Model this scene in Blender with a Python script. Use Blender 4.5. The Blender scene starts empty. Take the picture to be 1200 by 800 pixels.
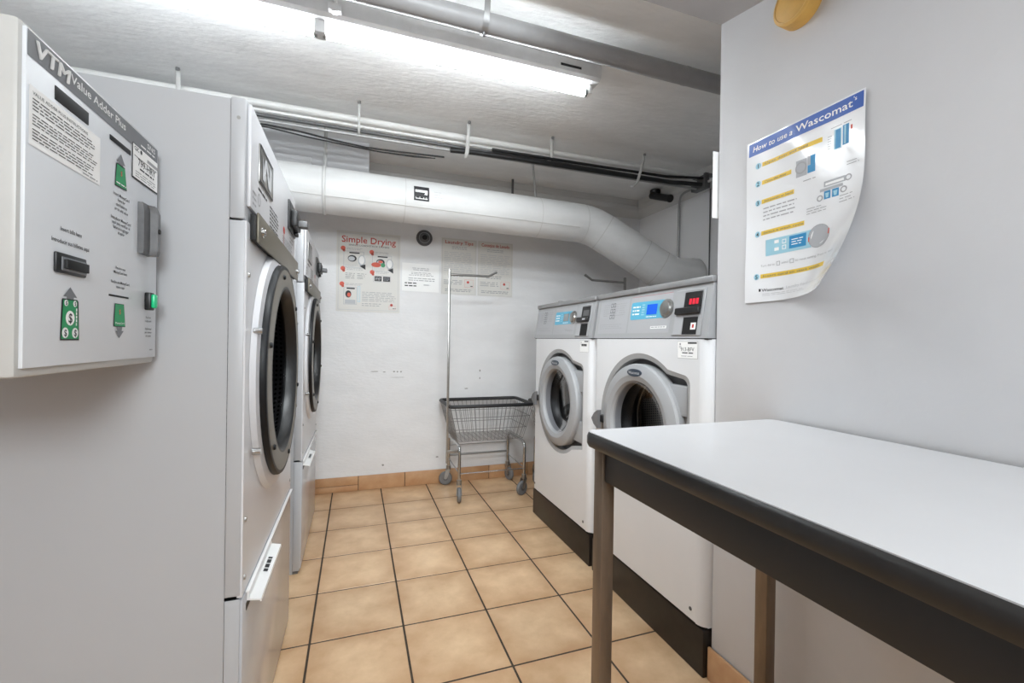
import bpy, bmesh, math, random
from mathutils import Vector, Matrix, noise
from mathutils.geometry import tessellate_polygon
random.seed(7)
PI = math.pi
SC = bpy.context.scene
COL = SC.collection
def V(*a): return Vector(a)

# ------------------------------------------------------------------ camera, world, exposure
cam_d = bpy.data.cameras.new('camera'); cam = bpy.data.objects.new('camera', cam_d); COL.objects.link(cam)
cam_d.sensor_width = 36; cam_d.lens = 15.518; cam_d.clip_start = 0.02
YAW, PITCH, ROLL = 0.339897, -0.002181, 0.015161
cy, sy, cp, sp, cr, sr = math.cos(YAW), math.sin(YAW), math.cos(PITCH), math.sin(PITCH), math.cos(ROLL), math.sin(ROLL)
fw = V(sy*cp, cy*cp, sp); rt = V(cy, -sy, 0); up = rt.cross(fw)
r2 = rt*cr + up*sr; u2 = up*cr - rt*sr
m = Matrix((r2, u2, -fw)).transposed().to_4x4(); m.translation = V(0, 0, 1.1017)
cam.matrix_world = m
SC.camera = cam
w = bpy.data.worlds.new('world'); SC.world = w; w.use_nodes = True
w.node_tree.nodes['Background'].inputs[0].default_value = (.8, .85, .9, 1)
w.node_tree.nodes['Background'].inputs[1].default_value = 0.3
SC.view_settings.view_transform = 'Standard'; SC.view_settings.look = 'None'
SC.view_settings.exposure = 0.0; SC.view_settings.gamma = 1; SC.view_settings.use_curve_mapping = False
SC.cycles.max_bounces = 14; SC.cycles.diffuse_bounces = 8; SC.cycles.glossy_bounces = 5; SC.cycles.transparent_max_bounces = 16
SC.cycles.caustics_reflective = False; SC.cycles.caustics_refractive = False
TUBE_POWER = 32.0          # radiance of the fluorescent tubes

def area(name, loc, target, sx, sy_, power, col=(.90, .965, 1), spread=180):
    l = bpy.data.lights.new(name, 'AREA'); l.shape = 'RECTANGLE'; l.size = sx; l.size_y = sy_; l.energy = power; l.color = col; l.spread = math.radians(spread)
    o = bpy.data.objects.new(name, l); COL.objects.link(o); o.location = loc
    o.rotation_euler = (Vector(target)-Vector(loc)).to_track_quat('-Z', 'Y').to_euler()
    return o
# added fill lights without fixtures, standing in for the near room's lighting
area('near_room_fill', (.25, -1.7, 1.95), (.4, 2.5, 1.75), .9, .6, 52)

area('mid_room_fill', (.20, .98, 2.33), (.75, 2.6, .35), .7, .28, 20, spread=110)  # added fill just above the view, brightens floor, washers and back wall

# ------------------------------------------------------------------ materials
def lin(c):
    c = c/255
    return c/12.92 if c <= .04045 else ((c+.055)/1.055)**2.4
def rgb(t): return (lin(t[0]), lin(t[1]), lin(t[2]), 1)
MATS = {}
def mat(name, col, rough=.5, metal=0, bump=0, bscale=60, var=0, vscale=4, col2=None, emit=0, coat=0, spec=.5, detail=4, stretch=None, rand=0):
    if name in MATS: return MATS[name]
    M = bpy.data.materials.new(name); M.use_nodes = True; nt = M.node_tree; N = nt.nodes; L = nt.links
    P = N['Principled BSDF']
    P.inputs['Base Color'].default_value = rgb(col); P.inputs['Roughness'].default_value = rough; P.inputs['Metallic'].default_value = metal
    P.inputs['Specular IOR Level'].default_value = spec
    if coat: P.inputs['Coat Weight'].default_value = coat; P.inputs['Coat Roughness'].default_value = .08
    if emit: P.inputs['Emission Color'].default_value = rgb(col); P.inputs['Emission Strength'].default_value = emit
    if var or bump:
        tc = N.new('ShaderNodeNewGeometry'); mp = N.new('ShaderNodeMapping')
        L.new(tc.outputs['Position'], mp.inputs['Vector'])
        if stretch: mp.inputs['Scale'].default_value = stretch
    if var:
        n = N.new('ShaderNodeTexNoise'); n.inputs['Scale'].default_value = vscale; n.inputs['Detail'].default_value = detail; n.inputs['Roughness'].default_value = .6
        L.new(mp.outputs['Vector'], n.inputs['Vector'])
        cr_ = N.new('ShaderNodeValToRGB'); c2 = col2 or tuple(max(0, x*(1-var)) for x in col)
        cr_.color_ramp.elements[0].position = .32; cr_.color_ramp.elements[0].color = rgb(c2)
        cr_.color_ramp.elements[1].position = .66; cr_.color_ramp.elements[1].color = rgb(col)
        L.new(n.outputs['Fac'], cr_.inputs['Fac'])
        out = cr_.outputs['Color']
        if rand:
            oi = N.new('ShaderNodeObjectInfo'); hs = N.new('ShaderNodeHueSaturation'); mr = N.new('ShaderNodeMapRange')
            mr.inputs['To Min'].default_value = 1-rand; mr.inputs['To Max'].default_value = 1+rand
            L.new(oi.outputs['Random'], mr.inputs['Value']); L.new(mr.outputs['Result'], hs.inputs['Value'])
            L.new(out, hs.inputs['Color']); out = hs.outputs['Color']
        L.new(out, P.inputs['Base Color'])
    if bump:
        n2 = N.new('ShaderNodeTexNoise'); n2.inputs['Scale'].default_value = bscale; n2.inputs['Detail'].default_value = 5
        L.new(mp.outputs['Vector'], n2.inputs['Vector'])
        b = N.new('ShaderNodeBump'); b.inputs['Strength'].default_value = bump; b.inputs['Distance'].default_value = .01
        L.new(n2.outputs['Fac'], b.inputs['Height']); L.new(b.outputs['Normal'], P.inputs['Normal'])
    MATS[name] = M
    return M
def glass_mat(name, tint, ior=1.45, refl=.4, rough=.03):
    if name in MATS: return MATS[name]
    M = bpy.data.materials.new(name); M.use_nodes = True; nt = M.node_tree; N = nt.nodes; L = nt.links
    N.remove(N['Principled BSDF'])
    t = N.new('ShaderNodeBsdfTransparent'); t.inputs[0].default_value = (tint, tint, tint*1.02, 1)
    g = N.new('ShaderNodeBsdfGlossy'); g.inputs['Roughness'].default_value = rough
    f = N.new('ShaderNodeFresnel'); f.inputs['IOR'].default_value = ior
    mx = N.new('ShaderNodeMixShader'); k = N.new('ShaderNodeMath'); k.operation = 'MULTIPLY'; k.inputs[1].default_value = refl; L.new(f.outputs[0], k.inputs[0]); L.new(k.outputs[0], mx.inputs[0]); L.new(t.outputs[0], mx.inputs[1]); L.new(g.outputs[0], mx.inputs[2])
    L.new(mx.outputs[0], N['Material Output'].inputs[0])
    MATS[name] = M; return M
def drum_mat(name, col, hole, pitch):
    # sheet steel with round perforations laid out on a grid around the drum axis (object x)
    M = bpy.data.materials.new(name); M.use_nodes = True; nt = M.node_tree; N = nt.nodes; L = nt.links
    P = N['Principled BSDF']; P.inputs['Metallic'].default_value = .6; P.inputs['Roughness'].default_value = .4
    tc = N.new('ShaderNodeTexCoord'); s = N.new('ShaderNodeSeparateXYZ'); L.new(tc.outputs['Object'], s.inputs[0])
    def mth(op, a, b=None):
        n = N.new('ShaderNodeMath'); n.operation = op
        for i, q in enumerate((a, b)):
            if q is None: continue
            if isinstance(q, (int, float)): n.inputs[i].default_value = q
            else: L.new(q, n.inputs[i])
        return n.outputs[0]
    ang = mth('MULTIPLY', mth('ARCTAN2', s.outputs[2], s.outputs[1]), .28/pitch)
    ax = mth('DIVIDE', s.outputs[0], pitch)
    du = mth('SUBTRACT', mth('FRACT', ang), .5); dv = mth('SUBTRACT', mth('FRACT', ax), .5)
    d = mth('ADD', mth('MULTIPLY', du, du), mth('MULTIPLY', dv, dv))
    h = mth('LESS_THAN', d, .075)
    mx = N.new('ShaderNodeMix'); mx.data_type = 'RGBA'; L.new(h, mx.inputs[0]); mx.inputs[6].default_value = rgb(col); mx.inputs[7].default_value = rgb(hole)
    L.new(mx.outputs[2], P.inputs['Base Color'])
    MATS[name] = M; return M

m_wall = mat('wall_paint', (216, 216, 218), .55, bump=.04, bscale=70, var=.03, vscale=2.5)
m_wall_alc = mat('alcove_wall_brightened', (242, 242, 243), .55, bump=.12, bscale=70)  # wall paint made lighter here to offset the weak light in the alcove
m_wall_back = mat('back_wall_paint', (233, 233, 234), .5, bump=.16, bscale=26, var=.03, vscale=3, stretch=(1, 1, 2.5))
m_ceil = mat('ceiling_paint', (245, 245, 244), .6, bump=.38, bscale=38, var=.05, vscale=5, stretch=(.5, 1.4, 1))
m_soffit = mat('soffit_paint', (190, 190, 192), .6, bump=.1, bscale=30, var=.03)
m_trimp = mat('trim_paint', (214, 213, 211), .5)
m_tile = mat('floor_tile_glaze', (228, 196, 158), .34, bump=.06, bscale=24, var=.1, vscale=6.5, col2=(200, 163, 124), detail=8, rand=.05)
def edge_wear(M, col, amt):
    nt = M.node_tree; N = nt.nodes; L = nt.links; P = N['Principled BSDF']
    src = P.inputs['Base Color'].links[0].from_socket
    tc = N.new('ShaderNodeTexCoord'); s_ = N.new('ShaderNodeSeparateXYZ'); L.new(tc.outputs['Object'], s_.inputs[0])
    def mth(op, a, b=None):
        n = N.new('ShaderNodeMath'); n.operation = op; L.new(a, n.inputs[0])
        if b is not None: L.new(b, n.inputs[1])
        return n.outputs[0]
    mx_ = mth('MAXIMUM', mth('ABSOLUTE', s_.outputs[0]), mth('ABSOLUTE', s_.outputs[1]))
    nz = N.new('ShaderNodeTexNoise'); nz.inputs['Scale'].default_value = 9; nz.inputs['Detail'].default_value = 5
    g_ = N.new('ShaderNodeNewGeometry'); L.new(g_.outputs['Position'], nz.inputs['Vector'])
    r_ = N.new('ShaderNodeMapRange'); r_.inputs['From Min'].default_value = .06; r_.inputs['From Max'].default_value = .17; r_.inputs['To Max'].default_value = amt; r_.interpolation_type = 'SMOOTHSTEP'
    L.new(mx_, r_.inputs['Value'])
    k_ = mth('MULTIPLY', r_.outputs['Result'], nz.outputs['Fac'])
    m2 = N.new('ShaderNodeMix'); m2.data_type = 'RGBA'; L.new(k_, m2.inputs[0]); L.new(src, m2.inputs[6]); m2.inputs[7].default_value = rgb(col)
    L.new(m2.outputs[2], P.inputs['Base Color'])
edge_wear(m_tile, (176, 132, 92), .95)
m_btile = mat('baseboard_tile_glaze', (200, 160, 122), .4, bump=.05, bscale=24, var=.1, vscale=7, col2=(180, 135, 96), detail=8, rand=.05)
m_grout = mat('grout', (74, 63, 52), .9, var=.2, vscale=14)
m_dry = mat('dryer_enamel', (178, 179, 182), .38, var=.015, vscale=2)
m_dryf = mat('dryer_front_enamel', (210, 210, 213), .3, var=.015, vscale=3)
m_drylow = mat('dryer_lower_enamel', (190, 192, 197), .2, var=.03, vscale=5, coat=.22)
m_taupe = mat('taupe_metal', (116, 110, 98), .4, .45)
m_rim = mat('door_rim_black', (17, 18, 21), .45, spec=.3)
m_black = mat('black_plastic', (26, 26, 27), .4)
m_dark = mat('dark_recess', (12, 12, 13), .6)
m_white = mat('white_plastic', (236, 236, 235), .35)
m_whitep = mat('white_paper', (248, 248, 247), .5)
m_cream = mat('cream_paint_edge', (226, 222, 208), .5)
m_vtm = mat('adder_face', (216, 219, 223), .35, var=.015, vscale=6)
m_vtmside = mat('adder_case', (190, 189, 186), .4, var=.03, vscale=12)
m_hdr = mat('header_grey', (112, 114, 118), .4)
m_green = mat('print_green', (20, 146, 88), .45)
m_btn = mat('button_green', (22, 196, 130), .3)
m_ink = mat('print_black', (42, 42, 45), .6)
m_ink2 = mat('print_grey', (166, 166, 168), .6)
m_ink3 = mat('print_light_grey', (196, 197, 199), .6)
m_red = mat('print_red', (190, 62, 52), .55)
m_red2 = mat('print_coral', (222, 96, 74), .55)
m_lock = mat('lock_metal', (112, 112, 113), .38, .5, var=.1, vscale=40)
m_steel = mat('brushed_steel', (168, 167, 164), .28, .85, var=.08, vscale=30)
m_chrome = mat('chrome', (190, 190, 190), .16, .95)
m_wire = mat('wire_zinc', (150, 150, 150), .35, .8)
m_rub = mat('caster_grey_rubber', (118, 119, 121), .55)
m_bump = mat('black_bumper', (34, 34, 36), .5)
m_wash = mat('washer_enamel', (228, 229, 231), .3, var=.015, vscale=3)
m_pan = mat('washer_panel_grey', (166, 167, 169), .4)
m_pan2 = mat('washer_inset_grey', (174, 175, 178), .4)
m_rec = mat('washer_recess_grey', (168, 168, 168), .45)
m_recd = mat('washer_recess_shade', (96, 96, 97), .5)  # darker recess grey, shade round the door put into the colour
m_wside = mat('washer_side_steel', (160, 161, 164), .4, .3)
m_ring = mat('washer_ring_grey', (162, 163, 165), .42)
m_lid = mat('washer_lid_grey', (152, 152, 153), .35, .3)
m_knob = mat('handle_grey', (112, 112, 113), .4)
m_plinth = mat('plinth_black', (40, 34, 30), .38, var=.3, vscale=18)
m_cyan = mat('panel_cyan', (92, 176, 206), .35)
m_lcd = mat('lcd_blue', (24, 92, 214), .25, emit=.2)
m_lcdoff = mat('lcd_grey', (142, 148, 150), .25)
m_led = mat('led_red', (214, 30, 52), .3, emit=.35)
m_blue = mat('poster_blue', (44, 88, 172), .3)
m_yel = mat('poster_yellow', (232, 196, 72), .35)
m_lblue = mat('poster_light_blue', (160, 206, 222), .35)
m_mblue = mat('poster_mid_blue', (44, 138, 190), .35)
m_pgrey = mat('poster_grey', (178, 180, 184), .35)
m_poster = mat('glossy_poster_sheet', (240, 241, 243), .14, coat=.8, bump=.15, bscale=14)
m_cream2 = mat('aged_poster_paper', (218, 216, 211), .45)
m_tabtop = mat('table_laminate', (210, 210, 212), .32, var=.012, vscale=7)
m_tabedge = mat('table_edge_black', (40, 39, 39), .32, var=.15, vscale=20)
m_apron = mat('table_apron_black', (36, 36, 37), .45, var=.1, vscale=9)
m_leg = mat('table_leg_bronze', (138, 122, 106), .32, .6, var=.12, vscale=10, stretch=(3, 3, .6))
m_duct = mat('duct_white_paint', (226, 226, 225), .5, bump=.22, bscale=9, var=.05, vscale=6, stretch=(.5, 1.5, 1.5))
m_seam = mat('duct_seam', (206, 205, 202), .6)
m_pipe = mat('grey_pipe_paint', (152, 152, 153), .42, var=.06, vscale=8)
m_cond = mat('conduit_white', (222, 222, 220), .35)
m_condg = mat('conduit_grey', (168, 168, 168), .35, .4)
m_condd = mat('conduit_dark', (92, 92, 93), .4, .3)
m_strap = mat('strap_white', (205, 205, 203), .45)
m_strapm = mat('strap_zinc', (150, 150, 150), .35, .7)
m_cable = mat('black_cable', (24, 24, 25), .5)
m_jbox = mat('junction_box_grey', (104, 104, 105), .5, .3)
m_fix = mat('fixture_enamel', (206, 206, 206), .4, var=.04, vscale=20)
m_yellow = mat('yellow_disc_plastic', (222, 176, 92), .5, var=.06, vscale=25)
m_tube = mat('lamp_tube', (244, 251, 255), .3, emit=TUBE_POWER)
m_drum = drum_mat('dryer_drum_steel', (100, 101, 104), (14, 14, 15), .016)
m_wdrum = drum_mat('washer_drum_steel', (128, 122, 112), (20, 19, 17), .012)
m_steelring = mat('drum_ring_steel', (150, 146, 138), .22, .85)
m_glass = glass_mat('dark_glass', .42, 1.1)
m_glass2 = glass_mat('washer_glass', .72, 1.12)

# ------------------------------------------------------------------ helpers
ORG = {}
def props(o, label=None, cat=None, group=None, kind=None):
    if label: o['label'] = label
    if cat: o['category'] = cat
    if group: o['group'] = group
    if kind: o['kind'] = kind
    return o
def thing(name, label, cat, loc, group=None):
    o = bpy.data.objects.new(name, None); COL.objects.link(o); o.location = loc; o.empty_display_size = .05
    ORG[o.name] = Vector(loc)
    return props(o, label, cat, group)

class MB:
    """collects shapes given in world coordinates; build() links them as ONE mesh object"""
    def __init__(s): s.v = []; s.f = []
    def add(s, vs, fs):
        b = len(s.v); s.v += [tuple(p) for p in vs]; s.f += [tuple(i+b for i in f) for f in fs]; return s
    def bm(s, bm):
        bm.verts.ensure_lookup_table(); bm.verts.index_update()
        s.add([v.co.copy() for v in bm.verts], [[v.index for v in f.verts] for f in bm.faces]); bm.free(); return s
    def box(s, x0, x1, y0, y1, z0, z1, bev=0, seg=2):
        bm = bmesh.new(); bmesh.ops.create_cube(bm, size=1)
        for v in bm.verts: v.co = V(x0+(v.co.x+.5)*(x1-x0), y0+(v.co.y+.5)*(y1-y0), z0+(v.co.z+.5)*(z1-z0))
        if bev: bmesh.ops.bevel(bm, geom=bm.edges[:], offset=bev, segments=seg, affect='EDGES', profile=.5)
        return s.bm(bm)
    def tube(s, path, r, n=10, caps=True, closed=False):
        path = [Vector(p) for p in path]; k = len(path); rings = []
        prev = None
        for i, p in enumerate(path):
            if closed: t = (path[(i+1) % k]-path[i-1])
            else: t = (path[min(i+1, k-1)]-path[max(i-1, 0)])
            t.normalize()
            if prev is None:
                a = V(0, 0, 1) if abs(t.z) < .9 else V(1, 0, 0)
                u = t.cross(a).normalized()
            else: u = (prev-t*prev.dot(t)).normalized()
            prev = u; w_ = t.cross(u)
            # keep the tube's width through a mitred corner
            q = 1.0
            if (closed or 0 < i < k-1):
                a1 = (path[i]-path[i-1]).normalized(); c = max(.4, a1.dot(t)); 
            rr = r[i] if isinstance(r, (list, tuple)) else r
            rings.append([p+(u*math.cos(2*PI*j/n)+w_*math.sin(2*PI*j/n))*rr for j in range(n)])
        vs = [v for R in rings for v in R]; fs = []
        for i in range(k if closed else k-1):
            a, b = i*n, ((i+1) % k)*n
            for j in range(n): fs.append((a+j, a+(j+1) % n, b+(j+1) % n, b+j))
        if caps and not closed: fs.append(tuple(range(n))[::-1]); fs.append(tuple(range((k-1)*n, k*n)))
        return s.add(vs, fs)
    def lathe(s, prof, c, axis='x', n=48, closed=False):
        """prof: list of (r, along-axis offset) round the axis through c"""
        c = Vector(c)
        vs = []; fs = []
        for r, a in prof:
            for j in range(n):
                q = 2*PI*j/n; p, o = r*math.cos(q), r*math.sin(q)
                vs.append(c+(V(a, p, o) if axis == 'x' else V(p, a, o) if axis == 'y' else V(p, o, a)))
        k = len(prof)
        for i in range(k if closed else k-1):
            for j in range(n):
                fs.append((i*n+j, i*n+(j+1) % n, ((i+1) % k)*n+(j+1) % n, ((i+1) % k)*n+j))
        if not closed:
            for i in (0, k-1):
                if prof[i][0] < 1e-4: pass
        return s.add(vs, fs)
    def disc(s, c, r, axis='x', n=40):
        c = Vector(c); vs = []
        for j in range(n):
            q = 2*PI*j/n; p, o = r*math.cos(q), r*math.sin(q)
            vs.append(c+(V(0, p, o) if axis == 'x' else V(p, 0, o) if axis == 'y' else V(p, o, 0)))
        return s.add(vs, [tuple(range(n))])
    def plate(s, outer, holes, fn, t):
        """outer / holes are 2-D loops, fn(u,v,d) places them, t is the thickness (d from 0 to -t)"""
        loops = [outer]+list(holes); flat = [p for l in loops for p in l]
        tris = tessellate_polygon([[V(p[0], p[1], 0) for p in l] for l in loops]); n = len(flat)
        vs = [fn(p[0], p[1], 0) for p in flat]+[fn(p[0], p[1], -t) for p in flat]
        fs = [tuple(q) for q in tris]+[tuple(i+n for i in q)[::-1] for q in tris]
        b = 0
        for l in loops:
            for i in range(len(l)):
                j = (i+1) % len(l); fs.append((b+i, b+j, b+j+n, b+i+n))
            b += len(l)
        return s.add(vs, fs)
    def build(s, name, m_, parent=None, loc=None, smooth=True, ang=40, at=None, kind=None, label=None):
        me = bpy.data.meshes.new(name); me.from_pydata(s.v, [], s.f); me.update()
        bm = bmesh.new(); bm.from_mesh(me); bmesh.ops.remove_doubles(bm, verts=bm.verts[:], dist=1e-6)
        bmesh.ops.recalc_face_normals(bm, faces=bm.faces[:]); bm.to_mesh(me); bm.free()
        o = bpy.data.objects.new(name, me); COL.objects.link(o)
        org = ORG.get(parent.name, V(0, 0, 0)) if parent else (Vector(loc) if loc else V(0, 0, 0))
        pos = Vector(at) if at is not None else org
        me.transform(Matrix.Translation(-pos))
        if parent: o.parent = parent; o.location = pos-org
        else: o.location = pos
        ORG[o.name] = pos
        me.materials.append(m_)
        if smooth:
            me.polygons.foreach_set('use_smooth', [True]*len(me.polygons)); me.set_sharp_from_angle(angle=math.radians(ang))
        if kind: o['kind'] = kind
        if label: o['label'] = label
        return o
def struct(name, mb, m_, label, loc=None, **k):
    o = mb.build(name, m_, None, loc, **k); o['kind'] = 'structure'; o['label'] = label; return o
def part(name, m_, parent, *boxes, bev=.002, **k):
    b = MB()
    for q in boxes: b.box(*q, bev=bev)
    return b.build(name, m_, parent, **k)
def arc(cx, cy_, r, a0, a1, n):
    return [(cx+r*math.cos(a0+(a1-a0)*i/n), cy_+r*math.sin(a0+(a1-a0)*i/n)) for i in range(n+1)]
def circle(cx, cy_, r, n=48): return arc(cx, cy_, r, 0, 2*PI*(n-1)/n, n-1)
def fillet(pts, r, n=5):
    pts = [Vector(p) for p in pts]; out = [pts[0]]
    for i in range(1, len(pts)-1):
        a, b, c = pts[i-1], pts[i], pts[i+1]
        d1 = (a-b).normalized(); d2 = (c-b).normalized(); p0 = b+d1*r; p1 = b+d2*r
        for k in range(n+1):
            t = k/n; out.append(p0*(1-t)**2+b*2*t*(1-t)+p1*t*t)
    out.append(pts[-1]); return out

# -- lettering (the built-in typeface turned into flat mesh)
TXT = {}
def text_geo(body, bold=False):
    key = (body, bold)
    if key in TXT: return TXT[key]
    cu = bpy.data.curves.new('lettering', 'FONT'); cu.body = body; cu.size = 1; cu.resolution_u = 2; cu.fill_mode = 'FRONT'
    if bold: cu.offset = .010
    o = bpy.data.objects.new('lettering', cu); COL.objects.link(o)
    me = o.to_mesh()
    vs = [(v.co.x, v.co.y) for v in me.vertices]; fs = [tuple(p.vertices) for p in me.polygons]
    o.to_mesh_clear(); bpy.data.objects.remove(o); bpy.data.curves.remove(cu)
    x0 = min(v[0] for v in vs); x1 = max(v[0] for v in vs)
    TXT[key] = ([(x-x0, y) for x, y in vs], fs, x1-x0)
    return TXT[key]
class Print:
    """flat print on a face: O origin, U to the right, W upwards, N outwards; warp(u,v) adds to N (and U, W)"""
    def __init__(s, O, U, W, N, base=.0005, fn=None):
        s.O, s.U, s.W, s.N = Vector(O), Vector(U), Vector(W), Vector(N); s.base = base; s.c = {}; s.fn = fn; s.it = 'printed_text'
    def item(s, name): s.it = name; return s
    def p(s, u, v, d): 
        if s.fn: return s.fn(u, v, s.base+d)
        return s.O+s.U*u+s.W*v+s.N*(s.base+d)
    def g(s, key):
        mb, keys = s.c.setdefault(s.it, (MB(), []))
        class A:
            @staticmethod
            def add(vs, fs): mb.add(vs, fs); keys.extend([key]*len(fs))
        return A
    def rect(s, key, u0, v0, u1, v1, l=0, n=1):
        if s.fn: n = max(n, int(abs(u1-u0)/.02)+1)
        vs = []; fs = []
        for i in range(n+1):
            u = u0+(u1-u0)*i/n; vs += [s.p(u, v0, l*.0004), s.p(u, v1, l*.0004)]
        for i in range(n): fs.append((2*i, 2*i+2, 2*i+3, 2*i+1))
        s.g(key).add(vs, fs)
    def poly(s, key, pts, l=0): s.g(key).add([s.p(u, v, l*.0004) for u, v in pts], [tuple(range(len(pts)))])
    def ell(s, key, u, v, a, b=None, l=0, n=20): s.poly(key, [(u+a*math.cos(2*PI*i/n), v+(b or a)*math.sin(2*PI*i/n)) for i in range(n)], l)
    def ringp(s, key, u, v, a, t, l=0, n=24):
        vs = []; fs = []
        for i in range(n):
            c_, s_ = math.cos(2*PI*i/n), math.sin(2*PI*i/n); vs += [s.p(u+a*c_, v+a*s_, l*.0004), s.p(u+(a-t)*c_, v+(a-t)*s_, l*.0004)]
        for i in range(n): j = (i+1) % n; fs.append((2*i, 2*j, 2*j+1, 2*i+1))
        s.g(key).add(vs, fs)
    def frame(s, key, u0, v0, u1, v1, t, l=0):
        s.rect(key, u0, v0, u1, v0+t, l); s.rect(key, u0, v1-t, u1, v1, l); s.rect(key, u0, v0+t, u0+t, v1-t, l); s.rect(key, u1-t, v0+t, u1, v1-t, l)
    def text(s, key, body, u, v, h, w=None, align='l', l=0, bold=False, slant=0, rise=0):
        vs, fs, wd = text_geo(body, bold); sx = h/.7; 
        k = (w/(wd*sx)) if w else 1
        if align == 'c': u -= wd*sx*k/2
        if align == 'r': u -= wd*sx*k
        s.g(key).add([s.p(u+x*sx*k+slant*y*sx, v+y*sx+rise*x*sx*k, l*.0004) for x, y in vs], fs)
    def lines(s, key, u0, v0, u1, v1, n, l=0, fill=.42, word=.02, ragged=.25, align='l', seed=1):
        rg = random.Random(seed); pitch = (v1-v0)/n
        for i in range(n):
            y = v1-(i+.7)*pitch; e = u1-(u1-u0)*ragged*rg.random(); x = u0
            if align == 'c': q = (u1-e)/2; x += q; e = u1-q
            while x < e:
                wl = word*(.4+rg.random()*1.1); xe = min(x+wl, e)
                s.rect(key, x, y, xe, y+pitch*fill, l); x = xe+word*.22
    def done(s, parent, names=None):
        for name, (mb, keys) in s.c.items():
            me = bpy.data.meshes.new(name); me.from_pydata(mb.v, [], mb.f)
            org = ORG[parent.name]; me.transform(Matrix.Translation(-org))
            ms = list(dict.fromkeys(keys))
            for q in ms: me.materials.append(q)
            me.polygons.foreach_set('material_index', [ms.index(q) for q in keys]); me.update()
            if s.fn: me.polygons.foreach_set('use_smooth', [True]*len(me.polygons))
            o = bpy.data.objects.new(name, me); COL.objects.link(o); o.parent = parent; ORG[o.name] = org
            o['kind'] = 'stuff'


# ------------------------------------------------------------------ the room
CZ = 2.36            # ceiling height
YB = 3.383           # back wall
XP = 1.115           # wall on the right (its end corner at y = 1.145)
XA = 2.405           # end wall of the washer alcove
XL = -1.65; YN = -2.4
# floor: grout bed and single tiles
fl = struct('floor', MB().box(XL, XA, YN, YB, -.12, -.0014), m_grout, 'floor of square sandy beige ceramic tiles with dark grout', loc=(0, 0, -.12))
TP = .33; X0 = -.1427; Y0 = 3.0519; G = .0033
tb = MB().box(-TP/2+G, TP/2-G, -TP/2+G, TP/2-G, -.010, 0, bev=.0018, seg=1)
t_me = None
for i in range(-5, 9):
    for j in range(-1, 17):
        x0, x1 = X0+i*TP, X0+(i+1)*TP; y1, y0 = Y0-(j-0)*TP+0, Y0-(j+1)*TP
        ax0, ax1, ay0, ay1 = max(x0, XL), min(x1, XA), max(y0, YN), min(y1, YB)
        if ax1-ax0 < .02 or ay1-ay0 < .02: continue
        if ax0 > XP+.1 and ay1 < 1.1: continue
        full = abs(ax1-ax0-TP) < 1e-6 and abs(ay1-ay0-TP) < 1e-6
        cx_, cy_ = (ax0+ax1)/2, (ay0+ay1)/2
        if full and t_me:
            o = bpy.data.objects.new('tile', t_me); COL.objects.link(o); o.parent = fl; o.location = V(cx_, cy_, 0)-ORG[fl.name]
        else:
            b = MB().box(ax0+G, ax1-G, ay0+G, ay1-G, -.010, 0, bev=.0018, seg=1)
            o = b.build('tile', m_tile, fl, at=(cx_, cy_, 0), smooth=False)
            if full: t_me = o.data
struct('ceiling', MB().box(XL-.1, XA+.1, YN-.1, YB+.1, CZ, CZ+.12), m_ceil, 'painted concrete ceiling with brushed texture', loc=(0, 0, CZ))
struct('wall_back', MB().box(XL-.1, XA+.1, YB, YB+.12, 0, CZ), m_wall_back, 'back wall painted white above tiled baseboard', loc=(0, YB, 0))
struct('wall_left', MB().box(XL-.12, XL, YN, YB, 0, CZ), m_wall, 'left wall behind the dryers', loc=(XL, 0, 0))
struct('wall_alcove', MB().box(XA, XA+.12, 1.1, YB, 0, CZ), m_wall_alc, 'grey lit end wall behind the washers', loc=(XA, 2, 0))
struct('wall_right', MB().box(XP, XA+.12, YN, 1.1435, 0, CZ, bev=.003), m_wall, 'smooth pale grey wall on the right beside the table', loc=(XP, 0, 0))
struct('wall_front', MB().box(XL-.1, XP+.2, YN-.12, YN, 0, CZ), m_wall, 'wall closing the room behind the camera', loc=(0, YN, 0))
# sloping soffit over the near right corner
b = MB(); ys = [1.145, 1.0, .2]; 
def zs(y): return 2.147-.225*(1.145-y)
pts = [(1.145, zs(1.145)), (.2, zs(.2)), (.2, CZ), (1.145, CZ)]
b.add([(x, y, z) for x in (.58, XP+.03) for y, z in pts], [(0, 1, 2, 3), (4, 5, 6, 7), (0, 1, 5, 4), (1, 2, 6, 5), (2, 3, 7, 6), (3, 0, 4, 7)])
struct('soffit', b, m_soffit, 'flat grey soffit sloping over the right hand wall', loc=(.8, .7, 2.1), smooth=False)
# cornice round the back of the alcove
prof = [(0, 2.212), (.072, 2.256), (.078, 2.262), (.078, 2.298), (.064, 2.312), (.064, CZ), (0, CZ)]
b = MB(); n = len(prof)
vs = [(XL, YB-d, z) for d, z in prof]+[(XA-d, YB-d, z) for d, z in prof]+[(XA-d, 1.145, z) for d, z in prof]
fs = [(k*n+i, k*n+(i+1) % n, (k+1)*n+(i+1) % n, (k+1)*n+i) for k in (0, 1) for i in range(n)]+[tuple(range(n)), tuple(range(2*n, 3*n))]
struct('trim_1', b.add(vs, fs), m_trimp, 'stepped grey cornice where alcove walls meet the ceiling', loc=(XA, YB, 2.2), smooth=False)
# boxed bulkhead above the duct
bk = struct('bulkhead', MB().box(XL, .066, 3.006, YB-.001, 2.06, CZ, bev=.003), m_wall, 'boxed white bulkhead behind the round duct at left', loc=(-.5, 3.2, 2.06))
part('ledge', m_wall, bk, (XL, -.275, 2.988, 3.005, 2.10, 2.212))
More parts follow.
